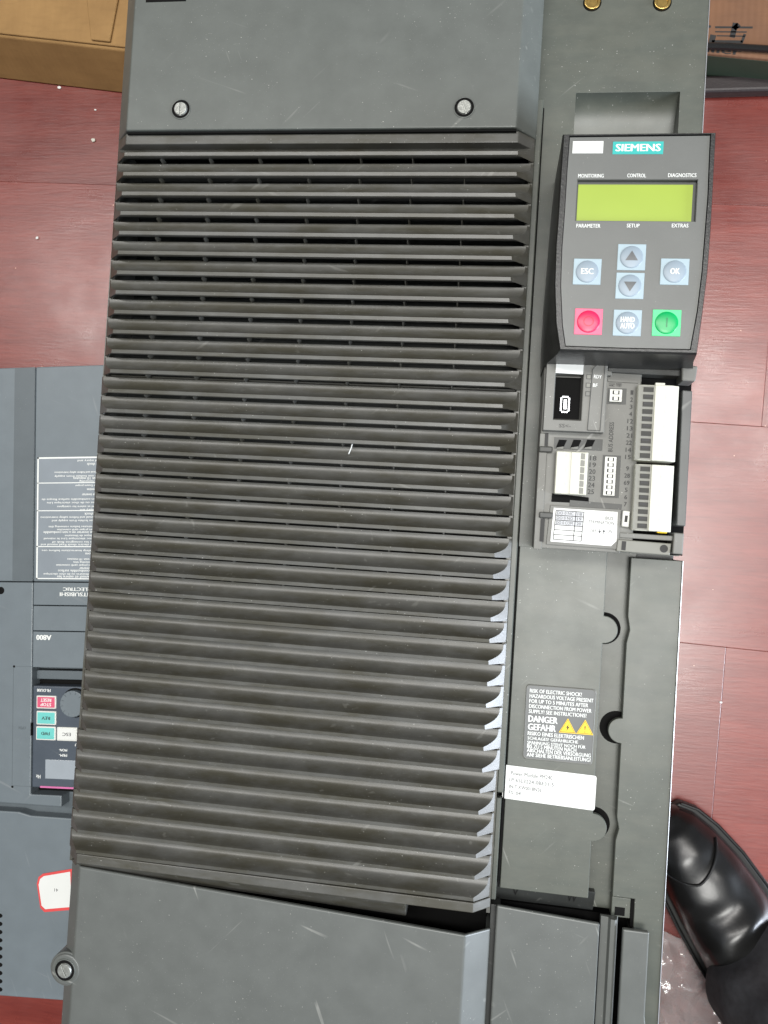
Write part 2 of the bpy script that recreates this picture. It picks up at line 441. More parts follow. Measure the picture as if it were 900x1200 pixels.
def screw(px, py, z, r=3.3, a=.1, parent=drive, ringr=4.5):
    x, y = P(px, py, z)
    b = MB(); b.cyl(x, y, ringr, z-1, z+.06, 36); rg = obj('screw_recess', b, M['black'], parent)
    b = MB(); b.ring(x, y, ringr-.1, ringr+.45, z-1, z+.35); obj('recess_rim', b, M['cover'], rg, bevel=.15)
    b = MB()
    # slotted head: two half discs and a lower floor
    hw = .42
    for s_ in (1, -1):
        pts = []
        for i in range(15):
            t = math.pi*i/14; px_, py_ = r*math.cos(t), max(hw, r*math.sin(t)); pts.append((px_, s_*py_))
        ca, sa = math.cos(a+math.pi/2), math.sin(a+math.pi/2)
        b.prism([(x+u*ca-v*sa, y+u*sa+v*ca) for u, v in pts], z+.1, z+.95, [(x+.9*(u*ca-v*sa), y+.9*(u*sa+v*ca)) for u, v in pts])
    b.cyl(x, y, r*.98, z+.08, z+.4)
    obj('screw', b, M['screw'], rg, bevel=.1)
screw(212, 128, 3, a=0.02); screw(544, 126, 3, a=.35)
# small dark slot at the upper edge of the cover
x0, x1, y0, y1 = rc(172, -14, 218, 1.5, 3); b = MB(); b.box(x0, x1, y0, y1, 2.6, 3.1); obj('slot', b, M['black'], drive)

# bottom of the louvre field
yb0 = -345.2
xr = P(474, 1060, -1)[0]
obj('bottom_bar', bevelled(-349.4, -345.0, -.2, ZB, 0, CH, W-CH, W), M['louvre'], drive, bevel=.4)
b = MB()
b.loft([[(3, -349.3, -32), (xr, -349.3, -32), (xr, -349.3, -3.0), (3, -349.3, -3.0)],
        [(3, -356, -32), (xr, -362, -32), (xr, -361.5, -15), (3, -356, -10)]])
obj('lower_lip', b, M['louvre'], drive, bevel=.5)

# lower left cover
zl = -5
A = P(93, 1016, zl); B = P(548, 1096.5, zl); C2 = P(571, 1092, zl-9)
sl = (B[1]-A[1])/(B[0]-A[0])
xa = 7.0; xb = 192.6; xo = 204.0; xi = .3
yA = A[1]; yB = B[1]
m = MB(); ye = -475
rl = [(xi, yA+1.5, zl-5), (xa, yA, zl), (xb, yB, zl), (xo, yB-.4, zl-10), (xo, yB-.4, zl-12), (xb, yB, zl-2.6), (xa, yA, zl-2.6), (xi, yA+1.5, zl-12)]
rb_ = [(xi, ye, zl-5), (xa, ye, zl), (xb, ye, zl), (xo, ye, zl-10), (xo, ye, zl-12), (xb, ye, zl-2.6), (xa, ye, zl-2.6), (xi, ye, zl-12)]
m.loft([rl, rb_])
b = MB(); b.box(.6, 1.8, -475, yA-1, -60, zl-9); obj('side_wall', b, M['cover_low'], drive)
b = MB(); b.box(202, 203.4, -475, yB-3, -60, zl-12.4); obj('side_wall', b, M['cover_low'], drive)
b = MB(); b.box(1.9, 202, -475, -349.3, -32, -31); obj('gap_floor', b, M['black'], drive)  # black sheet painting the dark under the lower cover
lower = obj('lower_cover', m, M['cover_low'], drive, bevel=.7, seg=3)
sxp, syp = P(76, 1137, zl+.5)
b = MB(); b.cyl(sxp, syp, 8.2, -60, zl-.6, 40); b.cyl(sxp, syp, 7.6, zl-.7, zl+.2, 40, 7.0)
obj('screw_boss', b, M['cover_low'], drive, bevel=.6, seg=3)
screw(76, 1137, zl+.3, r=3.6, a=.5, ringr=5.0)

# right-hand side: upper side cover with a finger pocket
zs = -20.0
xs0, xs1 = 203.15, 279.3
px0, px1, py0, py1 = *rc(675, 109, 797, 109, zs)[:2], P(740, 168, zs)[1]-3, P(740, 108, zs)[1]
m = MB()
def frame_with_pocket():
    o = [(xs0, -186), (xs1, -186), (xs1, 140), (xs0, 140)]
    h = [(px0, py0), (px1, py0), (px1, py1), (px0, py1)]
    vs = [(x, y, zs) for x, y in o]+[(x, y, zs) for x, y in h]
    fs = [(0, 1, 5, 4), (1, 2, 6, 5), (2, 3, 7, 6), (3, 0, 4, 7)]
    vs += [(x, y, -45) for x, y in o]
    fs += [(0, 8, 9, 1), (1, 9, 10, 2), (2, 10, 11, 3), (3, 11, 8, 0)]
    # pocket: steep north wall curving into a ramp that rises to the south
    k = len(vs); n = 14
    for i in range(n+1):
        t = i/n; y = py1-(py1-py0)*t
        z = zs-.1-11*(1-(1-min(1, t/.85))**2)**.5
        vs += [(px0, y, z), (px1, y, z)]
    vs += [(px0, py0, zs), (px1, py0, zs)]
    for i in range(n): fs.append((k+2*i, k+2*i+1, k+2*i+3, k+2*i+2))
    fs.append((7, 6, k+1, k))
    fs.append((k+2*n, k+2*n+1, 5, 4))
    fs.append(tuple([7]+[k+2*i for i in range(n+1)]+[4]))
    fs.append(tuple([6]+[k+1+2*i for i in range(n+1)]+[5]))
    return vs, fs
vs, fs = frame_with_pocket(); m.add(vs, fs)
obj('side_cover', m, M['side'], drive, bevel=.5, seg=2, smooth=True, ang=28)
# raised bead beside the louvres
b = MB(); x0 = P(633, 300, zs)[0]; b.box(203.2, 206.2, -300, P(636, 122, zs)[1], zs-1, zs+5)
obj('edge_bead', b, M['side'], drive, bevel=.5)
b = MB(); b.box(203.2, 205.6, -350, -303, zs-1, zs+3); obj('edge_bead', b, M['side'], drive, bevel=.5)
b = MB(); b.box(206.25, 206.95, -345, P(636, 122, zs)[1]-2, zs-.5, zs+.12); obj('groove', b, M['black'], drive)
# top-right brass screws
for px in (694, 776):
    x, y = P(px, 3, zs)
    b = MB(); b.cyl(x, y, 4.3, zs-1, zs+.05, 32); hl = obj('screw_hole', b, M['black'], drive)
    b = MB(); b.ring(x, y, 2.5, 3.7, zs-.5, zs+1.2, 32); b.cyl(x, y, 2.6, zs-.5, zs+.3); obj('brass_screw', b, M['brass'], hl, bevel=.25)

# middle plate with round finger tabs
zc = -20.3
xm0 = 207.3; xm1 = P(712, 645, zc)[0]; ytop = -185.5
t1 = P(709, 738, zc); t3 = P(697, 970, zc); yend = P(600, 1042, zc)[1]
pts = [(xm0, ytop), (xm0, yend), (xm1, yend)]
tr = 6.4
pts += [(xm1, t3[1]-tr)]+arc(xm1+.2, t3[1], tr, -88, 88)+[(xm1, t3[1]+tr)]
pts += [(xm1, t1[1]-tr)]+arc(xm1+.2, t1[1], tr, -88, 88)+[(xm1, t1[1]+tr)]
pts += [(xm1, ytop)]
b = MB(); b.prism(pts, zc-2.6, zc); mp_ = obj('middle_plate', b, M['side'], drive, bevel=.3)
b = MB()
for hx, hy, hr in ((xm1+1.4, t1[1], tr+1.1), (xm1+1.4, t3[1], tr+1.1), (P(722, 856, zc)[0]+1, P(722, 856, zc)[1], 7.6)):
    b = MB(); b.cyl(hx, hy, hr, -30, -26.9, 40); obj('finger_hole', b, M['black'], drive)
b = MB(); b.box(xm1-10, 262, -352, ytop+1, -32, -27); obj('cable_channel', b, M['side'], drive, bevel=.3)
# right plate, notch cut in its left edge
zr = -21.0
xr0 = P(737, 700, zr)[0]; n2 = P(722, 856, zr)
pts = [(xr0, -188)]
pts += [(xr0, P(735, 722, zr)[1]), (xr0+1.2, P(735, 738, zr)[1]), (xr0, P(735, 754, zr)[1])]
pts += [(xr0, n2[1]+7.3)]+[p for p in arc(xr0-.2, n2[1], 5.8, 88, 272)]+[(xr0, n2[1]-7.3)]
yr = P(730, 1052, zr)[1]
pts += [(xr0, P(730, 958, zr)[1]), (xr0+1.2, P(730, 972, zr)[1]), (xr0, P(730, 986, zr)[1]), (xr0, yr), (268.3, yr), (268.3, -475), (281.2, -475), (281.2, -188)]
b = MB(); b.prism(pts, zr-3, zr); obj('right_plate', b, M['side'], drive, bevel=.3)
b = MB(); b.box(281.2, 281.6, -475, -188, -70, zr+.4); obj('steel_edge', b, M['steel'], drive, bevel=.12, seg=1)
b = MB(); b.box(279.35, 279.8, -100, 140, -70, zs+.15); obj('steel_edge', b, M['steel'], drive, bevel=.12, seg=1)
# latch at the lower end of the right plate
b = MB(); y0 = yr-.4
b.box(xr0, xr0+8.4, y0-9, y0, -30, zr-.8); latch = obj('latch', b, M['side'], drive, bevel=.3)
b = MB(); b.box(xr0+1.5, xr0+6, y0-8.2, y0-4.4, -30, zr-.7); obj('latch_window', b, M['black'], latch)
b = MB(); b.box(xr0+8.6, xr0+10.2, y0-13, y0, -30, zr-1); obj('slot', b, M['black'], drive)
# phase letter shelf
za = -25
b = MB(); pl = [P(577, 1030, za), P(697, 1045, za), P(690, 1068, za), P(572, 1052, za)]
yq = P(600, 1058, za)[1]
b.loft([[(204.2, yend+2, -45), (251, yend+2, -45), (251, yend+2, zc-2.8), (204.2, yend+2, zc-2.8)],
        [(204.2, yend-8.5, -45), (251, yend-8.5, -45), (251, yend-8.5, za-3), (204.2, yend-8.5, za-3)]])
sh = obj('letter_shelf', b, M['dark'], drive, bevel=.3)
pv = P(604, 1043, za-1.5); pw_ = P(670, 1050.5, za-1.5)
b = textmb([('V', pv[0], pv[1], 0, 3.2, 4.6, 0), ('W', pw_[0], pw_[1], 0, 4.6, 4.6, 0)], .012)
def shelf_z(y): return zc-2.8+(yend+2-y)/10.5*((za-3)-(zc-2.8))+.12
b.v = [(x, y, shelf_z(y)) for x, y, z in b.v]
obj('lettering', b, M['inkb'], sh)
b = MB(); b.box(203.5, 208, -475, -353, -34, -19); obj('partition', b, M['dark'], drive, bevel=.3)
b = MB(); b.box(204.5, 267, -475, -357, -39.9, -33); obj('gap_floor', b, M['black'], drive)  # black block painting the dark below the terminal covers

# lower right terminal covers
z2 = -14
a1 = P(582, 1061, z2); a2 = P(703, 1082, z2)
pts = [(a1[0], a1[1]), (a2[0], a2[1]-.3), (a2[0], -475), (a1[0]+.4, -475)]
b = MB(); b.prism(pts, z2-2.2, z2); obj('terminal_cover', b, M['cover_low'], drive, bevel=.8, seg=3)
# rounded ridge
q0 = P(704, 1078, z2-2)[0]; q1 = P(727, 1080, z2-2)[0]; yy = P(715, 1077, z2-1)[1]
prof = [(q0, z2-5), (q0+.2, z2-3.2), (q0+3.4, z2-2.8), (q0+4.2, z2-.8), (q1-2.6, z2-.6), (q1-1.6, z2-1.6), (q1-.9, z2-5), (q1-.6, z2-5.2)]
b = MB(); b.loft([[(x, -475, z) for x, z in prof], [(x, yy-.02*(x-q0), z) for x, z in prof]])
obj('cover_ridge', b, M['cover_low'], drive, bevel=.5, seg=2)
c1 = P(730, 1089, z2+1); c2 = P(761, 1093, z2+1)
pts = [c1, (c2[0], c2[1]), (c2[0], P(757, 1192, z2+1)[1]), (c2[0]+4, -420), (c2[0]+4, -475), (c1[0], -475)]
b = MB(); b.prism(pts, z2-1.6, z2+1); obj('end_cover', b, M['cover_low'], drive, bevel=.7, seg=3)

# stickers on the middle plate
zz = zc+.12
c = [P(617.3, 802.3, zz), P(698.3, 808.6, zz), P(693, 896, zz), P(613, 888.2, zz)]
def rounded(c, r, n=5):
    out = []
    for i in range(4):
        p = Vector(c[i]); a = (Vector(c[i-1])-p).normalized(); d = (Vector(c[(i+1) % 4])-p).normalized()
        for k in range(n+1):
            t = k/n; q = p+a*r*(1-t)**2+d*r*t**2; out.append(tuple(q))
    return out
b = MB(); b.prism(rounded(c, 1.8), zz-.1, zz+.25); wl = obj('warning_label', b, M['wlabel'], drive, bevel=.12, label='grey warning label with white text and two yellow triangles')
b = MB(); rr = rounded([(p[0], p[1]) for p in c], 1.8); ctr = Vector((sum(p[0] for p in c)/4, sum(p[1] for p in c)/4))
outr = [tuple(ctr+(Vector(p)-ctr)*1.02) for p in rr]
n = len(rr); vs = [(x, y, zz+.34) for x, y in rr]+[(x, y, zz-.05) for x, y in outr]+[(*tuple(ctr+(Vector(p)-ctr)*.985), zz+.27) for p in rr]
b.add(vs, [(i, (i+1) % n, n+(i+1) % n, n+i) for i in range(n)]+[(i, (i+1) % n, 2*n+(i+1) % n, 2*n+i) for i in range(n)])
obj('label_rim', b, M['cu'], wl)
ux = (Vector(c[1])-Vector(c[0])); uy = (Vector(c[3])-Vector(c[0])); wa = math.atan2(ux.y, ux.x)
def lab(u, v): q = Vector(c[0])+ux*u+uy*v; return q.x, q.y
LW = ux.length
def tl(t, u0, u1, v, h):
    x, y = lab((u0+u1)/2, v); return (t, x, y, zz+.3, (u1-u0)*LW, h, wa)
L = [('RISK OF ELECTRIC SHOCK!', .05, .80, .075), ('HAZARDOUS VOLTAGE PRESENT', .05, .97, .145), ('FOR UP TO 5 MINUTES AFTER', .05, .90, .215), ('DISCONNECTION FROM POWER', .05, .95, .285), ('SUPPLY! SEE INSTRUCTIONS!', .05, .88, .355),
     ('RISIKO EINES ELEKTRISCHEN', .05, .86, .655), ('SCHLAGES! GEFÄHRLICHE', .05, .78, .715), ('SPANNUNG STEHT NOCH FÜR', .05, .89, .775), ('BIS ZU 5 MINUTEN NACH', .05, .76, .83), ('ABSCHALTEN DER VERSORGUNG', .05, .97, .885), ('AN! SIEHE BETRIEBSANLEITUNG!', .05, .97, .945)]
letters([tl(t, u0, u1, v, 1.75) for t, u0, u1, v in L], M['wtext'], wl, .02)
letters([tl('DANGER', .05, .47, .455, 3.0), tl('GEFAHR', .05, .45, .565, 3.0)], M['wtext'], wl, .035)
for uc, sym in ((.62, 'Z'), (.87, '!')):
    x, y = lab(uc, .53); ca, sa = math.cos(wa), math.sin(wa); r = 4.3
    T = lambda q: [(x+u*ca-v*sa, y+u*sa+v*ca) for u, v in ((-r*.9*q, -r*.62*q), (r*.9*q, -r*.62*q), (0, r*.95*q))]
    b = MB(); b.prism(T(1), zz+.2, zz+.36); tr_ = obj('warning_triangle', b, M['yellow'], wl)
    b = MB(); f = T(.88); g = T(.80); 
    for i in range(3): b.add([(*f[i], zz+.38), (*f[(i+1) % 3], zz+.38), (*g[(i+1) % 3], zz+.38), (*g[i], zz+.38)], [(0, 1, 2, 3)])
    if sym == '!': b.add(*(lambda t: (t.v, t.f))(textmb([('!', x, y-.2, zz+.38, .55, 3.2, wa)])))
    else: b.add([(x+u, y+v, zz+.38) for u, v in ((.5, 1.6), (-.8, -.3), (-.1, -.2), (-.5, -1.9), (.9, .25), (.15, .2))], [(0, 1, 2, 5), (5, 2, 3, 4)])
    obj('warning_symbol', b, M['inkb'] if sym == '!' else M['inkb'], tr_)
c = [P(590.7, 896, zz), P(699.3, 909.3, zz), P(696.7, 950, zz), P(588.3, 935, zz)]
ux = (Vector(c[1])-Vector(c[0])); uy = (Vector(c[3])-Vector(c[0])); wa = math.atan2(ux.y, ux.x); LW = ux.length
z_keep = zz
b = MB(); b.prism(rounded(c, 1.2), zz-.08, zz+.14); nl = obj('rating_label', b, M['paper'], drive, label='white printed sticker')
zz = zz-.1
letters([tl('Power Module PM240', .08, .53, .22, 1.9), tl('1P 6SL3224-0BE31-5', .07, .55, .42, 1.7), tl('IN-T XW0018N26', .07, .42, .62, 1.7), tl('FS: 04', .07, .20, .80, 1.7)], M['ink'], nl, -.002)

# ------------------------------------------------------------ control unit under the keypad
zu = 2.0
cu_x, cu_y = P(715, 540, zu)
cu = root('control_unit', cu_x, cu_y, 'open dark grey control unit with cream terminal blocks, below the keypad', 'control unit', z=zs)
def R4(x0, y0, x1, y1, z): return rc(x0, y0, x1, y1, z)
X0, X1, Y0, Y1 = R4(640, 423, 800, 650, zu); X0 = 212.8; X1 = 277.8; Y1 = -101; Y0 = -186.5
b = MB()
pts = [(X0, Y1), (X0+52, Y1), (X0+52, Y1-30), (X0+46, Y1-30), (X0+46, Y0+5), (X0+33, Y0+5), (X0+33, Y0), (X0, Y0)]
b.prism([(X0, Y1), (X1-23, Y1), (X1-23, Y0+6), (X1-28, Y0+6), (X1-28, Y0+.5), (X0, Y0+.5)], zs+.1, zu-.2)
base = obj('housing', b, M['cu'], cu, bevel=.5)
b = MB(); b.box(X1-28, X1, Y0+1, Y1, zs+.1, zu-9); obj('terminal_bay', b, M['black'], cu)
# side frame strip at far left
b = MB(); b.box(X0-.3, X0+3.2, Y0, P(636, 508, zu)[1], zu-.1, zu+.7)
obj('side_strip', b, M['cu'], cu, bevel=.25)
# usb cover
zt = zu+5
x0, x1, y0, y1 = R4(641, 424, 708, 507, zt)
u0, u1, v0, v1 = R4(651, 437, 681, 493, zt)
m = MB()
o = [(x0, y0), (x1, y0), (x1, y1), (x0, y1)]; h = [(u0, v0), (u1, v0), (u1, v1), (u0, v1)]
vs = [(x, y, zt) for x, y in o]+[(x, y, zt) for x, y in h]+[(x, y, zu-.3) for x, y in o]+[(x+(.6 if i in (0, 3) else -.6), y+(1.2 if i < 2 else -.4), zu+.2) for i, (x, y) in enumerate(h)]
m.add(vs, [(0, 1, 5, 4), (1, 2, 6, 5), (2, 3, 7, 6), (3, 0, 4, 7), (0, 8, 9, 1), (1, 9, 10, 2), (2, 10, 11, 3), (3, 11, 8, 0), (4, 5, 13, 12), (5, 6, 14, 13), (6, 7, 15, 14), (7, 4, 12, 15)])
usb = obj('socket_cover', m, M['cu'], cu, bevel=.25)
b = MB(); b.box(u0+.3, u1-.3, v0+1, v1-1, zu+.0, zu+.5); obj('socket_floor', b, M['black'], usb)  # black colour stands in for the shade of a deeper socket
s0, s1, t0, t1 = R4(657, 464, 667, 484, zu+1)
b = MB()
for (a_, b_, c_, d_) in ((s0, s1, t1-.7, t1), (s0, s1, t0, t0+.7), (s0, s0+.7, t0, t1), (s1-.7, s1, t0, t1)): b.box(a_, b_, c_, d_, zu+.4, zu+1.3)
b.box(s0+1.5, s1-1.3, t0+1.6, t1-1.4, zu+.4, zu+1.0)
obj('usb_socket', b, M['steel'], usb)
c = [P(652, 422.5, zt), P(680, 424, zt), P(684, 428, zt), P(683, 439, zt), P(651, 437, zt)]
b = MB(); b.prism(c, zt+.02, zt+.3); obj('blank_sticker', b, M['paper'], usb)
for i, py in enumerate((441.5, 451.5, 461.5)):
    x, y = P(690-i*.6, py, zt); b = MB(); b.box(x-1.1, x+1.1, y-1.1, y+1.1, zt-.5, zt+.06); lw = obj('indicator_frame', b, M['cu_dark'], usb)
    b = MB(); b.box(x-.75, x+.75, y-.75, y+.75, zt, zt+.14); obj('indicator', b, M['term_g'] if i < 2 else M['cu'], lw)
i0, i1, j0, j1 = R4(696, 427, 707, 505, zt)
pts = [(i0-1.2, j0), (i1-1.4, j0), (i1-.8, j1), (i0+1.4, j1), (i0-.4, j1-2.2)]
b = MB()
for i in range(5):
    a_ = Vector((*pts[i], zt+.05)); c_ = Vector((*pts[(i+1) % 5], zt+.05)); b.tube([a_, c_], .2, 6)
obj('inset_outline', b, M['cu_dark'], usb)
x, y = P(700.5, 441.5, zt); x2, y2 = P(697.5, 451.5, zt)
letters([('RDY', x, y, zt+.1, 3.2, 1.5, -.04), ('BF', x2, y2, zt+.1, 1.9, 1.5, -.04)], M['wtext'], usb, .01)
x, y = P(662, 499, zt); letters([('SS<-', x, y, zt+.1, 5, 1.6, 0)], M['inkd'], usb)
# slots above the left terminal
x0, x1, y0, y1 = R4(650, 512, 706, 528, zu+1)
b = MB(); b.box(x0, x1, y0, y1, zu-.5, zu+.15); so = obj('slot_strip', b, M['cu_dark'], cu)
for px in (652, 669, 685):
    a_, c_, d_, e_ = R4(px, 515, px+12, 525, zu+.5); b = MB(); b.prism([(a_, d_), (c_-1.4, d_), (c_, e_), (a_+1.2, e_)], zu, zu+.35); obj('slot', b, M['black'], so)
    b = MB(); b.prism([(a_, d_-.6), (c_-1.4, d_-.6), (c_-1.2, d_+.7), (a_+.4, d_+.1)], zu+.2, zu+.6); obj('slot_tongue', b, M['cu'], so, bevel=.15)
def slotblock(name, quad, z0, z1, mat, parent, bev=.35):
    b = MB(); b.prism([P(a_, c_, z1) for a_, c_ in quad], z0, z1); return obj(name, b, mat, parent, bevel=bev)
# left terminal block
zt2 = zu+5
b = MB(); q = [P(x, y, zt2) for x, y in ((651, 527), (691, 529), (688, 582), (648, 580))]
x0, x1, y0, y1 = min(p[0] for p in q), max(p[0] for p in q), min(p[1] for p in q), max(p[1] for p in q)
x0 += .4; x1 -= .4; y0 += .6; y1 -= .4
tb = MB(); tb.box(x0, x1, y0, y1, zu-.2, zt2); tbl = obj('left_terminal_block', tb, M['term'], cu, bevel=.5)
b = MB(); b.box(x0+.2, x0+3.4, y0+.2, y1-.2, zt2-.2, zt2+.5); b.box(x0+6.4, x0+10.5, y0+.2, y1-.2, zt2-.2, zt2+.25); obj('moulded_ridge', b, M['term'], tbl, bevel=.3)
for i in range(6):
    yy = y1-1.9-(y1-y0-3.8)*i/5; b = MB(); b.cyl(x1-2.7, yy, 1.35, zt2-.5, zt2+.12, 20); b.box(x1-2.7, x1-1.4, yy-1.35, yy+1.2, zt2-.5, zt2+.1); tp = obj('wire_opening', b, M['term_g'], tbl)
    if i % 2 == 0:
        b = MB(); b.box(x0+4.4, x0+5.1, yy-1.2, yy+.4, zt2, zt2+.1); obj('moulded_mark', b, M['tabgrey'], tbl)
x, _ = P(697, 540, zu)
letters([(t, x-.7-.05*i, y1-2-(y1-y0-4)*i/5, zu+.06, 2.7, 2.1, 0) for i, t in enumerate(('18', '19', '20', '23', '24', '25'))], M['inkd'], cu, .01)
# dark strip under it
slotblock('lower_recess', [(668, 586), (729, 591), (728, 600), (667, 595)], zu-1, zu+.1, M['cu_dark'], cu, 0)
slotblock('lower_recess', [(647, 578), (690, 583), (690, 590), (646, 588)], zu-1, zu+.08, M['black'], cu, 0)
# dip switches
def dip(quad, nsw, name):
    q = [P(a_, c_, zu+1.5) for a_, c_ in quad]
    x0, x1, y0, y1 = (q[0][0]+q[3][0])/2, (q[1][0]+q[2][0])/2, (q[2][1]+q[3][1])/2, (q[0][1]+q[1][1])/2
    b = MB(); b.box(x0-.8, x1+2, y0-.8, y1+.8, zu-.3, zu+.1); rcs = obj('switch_recess', b, M['cu_dark'], cu)
    b = MB(); b.box(x0, x1, y0, y1, zu, zu+1.5); d = obj(name, b, M['white'], cu, bevel=.15)
    for i in range(nsw):
        yy = y1-(y1-y0)*(i+.5)/nsw; w_ = (x1-x0)
        b = MB(); h_ = min(.85, (y1-y0)/nsw*.32); b.box(x0+w_*.22, x1-w_*.22, yy-h_, yy+h_, zu+1.4, zu+1.56); sw = obj('switch_slot', b, M['inkb'], d)
        b = MB(); b.box(x0+w_*.34, x1-w_*.34, yy-h_*.8, yy+h_*.8, zu+1.5, zu+1.9); obj('switch_lever', b, M['white'], sw)
dip(((715, 456), (729, 456.5), (729, 471), (714, 470.5)), 2, 'small_switch_block')
dip(((710, 535), (723, 535.5), (720, 581), (706, 580.5)), 7, 'tall_switch_block')
x, y = P(716, 512, zu); letters([('BUS ADDRESS', x, y, zu+.06, 13, 1.9, R_(90))], M['inkd'], cu, .006)
x, y = P(721, 451, zu); letters([('AI1', x-1.5, y, zu+.06, 1.6, 2.6, R_(90)), ('AI0', x+1.5, y, zu+.06, 1.6, 2.6, R_(90))], M['inkd'], cu)
nums = ['1', '2', '3', '4', '12', '13', '21', '22', '14', '15', '9', '28', '69', '5', '6', '7']
st = []
for i, t in enumerate(nums):
    x, y = P(742-1.0*i*.52, 460+i*(8.4 if i < 10 else 8.4)+(5 if i >= 10 else 0), zu); st.append((t, x-.5, y, zu+.06, 1.1 if len(t) == 1 else 2.3, 1.9, 0))
letters(st, M['inkd'], cu, .012)
# right terminal blocks
zt3 = zu+6
def rblock(quad, n, lab_):
    q = [P(a_, c_, zt3) for a_, c_ in quad]
    x0, x1, y0, y1 = (q[0][0]+q[3][0])/2, (q[1][0]+q[2][0])/2, (q[2][1]+q[3][1])/2, (q[0][1]+q[1][1])/2
    prof = [(x0, zu-8), (x0, zt3-1.6), (x0+1.5, zt3-.8), (x0+(x1-x0)*.40, zt3-.8), (x0+(x1-x0)*.41, zt3), (x1-4, zt3), (x1, zt3-1.5), (x1, zu-8)]
    b = MB(); b.loft([[(x, y0, z) for x, z in prof], [(x, y1, z) for x, z in prof]]); t = obj('terminal_block', b, M['term'], cu, bevel=.3, label=lab_)
    b = MB(); b.box(x0+.2, x0+(x1-x0)*.39, y0+.3, y1-.3, zt3-1, zt3-.7); obj('grey_strip', b, M['term_g'], t)
    pit = (y1-y0-1)/n
    for i in range(n):
        yy = y1-.5-pit*(i+.5); xa_ = x0+(x1-x0)*.13; xb_ = x0+(x1-x0)*.38
        b = MB(); b.box(xa_, xb_, yy-pit*.33, yy+pit*.33, zt3-1, zt3-.58); wo = obj('wire_opening', b, M['term_hole'], t)
        b = MB(); b.prism([(xa_+.3, yy-pit*.05), (xb_-.6, yy-pit*.05), (xb_-.9, yy+pit*.24), (xa_+.3, yy+pit*.24)], zt3-.9, zt3-.40); obj('spring_tongue', b, M['inkd'] if i % 3 else M['term_hole'], wo)
        if i % 2 == 1:
            b = MB(); b.box(x1-5.6, x1-4.7, yy-.5, yy+.5, zt3-.2, zt3+.08); obj('moulded_mark', b, M['tabgrey'], t)
    for i in (1, 2): 
        pass
    return t, x0, x1, y0, y1
t1_, tx0, tx1, ty0, ty1 = rblock(((748, 450), (797, 452), (792, 541), (744, 539)), 10, 'upper cream terminal block with ten wire openings')
b = MB(); b.box(tx0+7, tx0+11, ty1-.2, ty1+1, zt3-3, zt3-.3); obj('keying_tab', b, M['term'], t1_, bevel=.2)
t2_, tx0, tx1, ty0, ty1 = rblock(((745, 543), (791, 546), (787, 624), (741, 621)), 9, 'lower cream terminal block with nine wire openings')
x, y = P(777, 626, zt3-3); b = MB(); b.box(x-2.6, x+1.6, y+.4, y+1.5, zt3-5, zt3-2.6); obj('yellow_key', b, M['yellow'], t2_, bevel=.3)
# rail, corner posts, lock plate
slotblock('side_rail', [(800, 457), (811.5, 458), (803.5, 617), (793, 616)], zs+2, zu+2, M['rail'], cu, .4)
slotblock('corner_post', [(799, 427), (818, 429), (815, 447), (799, 446)], zu-6, zu+5, M['cu'], cu, .6)
slotblock('corner_post', [(790, 624), (802, 625), (800, 650), (788, 649)], zs+.5, zu+3, M['cu'], cu, .5)
slotblock('upper_crossbar', [(712, 428), (800, 432), (800, 441), (712, 436)], zu-6, zu+1.5, M['cu_dark'], cu, .5)
slotblock('upper_ledge', [(712, 444), (748, 446), (748, 449), (712, 447)], zu-1, zu+.4, M['cu'], cu, .1)
lp = slotblock('lock_plate', [(724, 632), (787, 637), (785, 651), (722, 646)], zs+.5, zu+1.5, M['term_g'], cu, .4)
b = MB(); x, y = P(778, 643, zu+1.5); b.cyl(x, y, 1.7, zu, zu+1.6, 20); obj('lock_hole', b, M['inkb'], lp)
slotblock('lock_slot', [(729, 634), (734, 634.5), (733, 645), (728, 644.5)], zu, zu+1.62, M['inkb'], lp, 0)
slotblock('lower_crossbar', [(726, 624), (790, 628), (789, 634), (726, 630)], zu-6, zu+.6, M['cu'], cu, .3)
j = slotblock('white_jumper', [(730, 598), (738.5, 599), (737, 618), (728.5, 617)], zu-.5, zu+2.4, M['white'], cu, .5)
slotblock('jumper_slot', [(732.5, 604), (736, 604.3), (735, 612), (731.7, 611.7)], zu+2, zu+2.5, M['inkb'], j, 0)
slotblock('usb_side_clip', [(710, 434), (717, 435), (717, 440), (710, 440)], zu-1, zu+3.5, M['cu'], cu, .3)
for py, nm in ((526, 0), (603, 1)):
    g = P(641, py, zu+1); b = MB(); b.box(g[0]-3.4, g[0]+2.4, g[1]-1.6, g[1]+1, zu, zu+2.2); ob = obj('lever', b, M['cu_dark'], cu, bevel=.5)
    b = MB()
    if nm: b.box(g[0]-2.6, g[0]-.8, g[1]-12, g[1]-1.8, zu+.5, zu+.85)
    else: b.box(g[0]-1.2, g[0]+.3, g[1]+1.2, g[1]+7, zu+.5, zu+.85)
    obj('lever_slot', b, M['inkb'], ob)
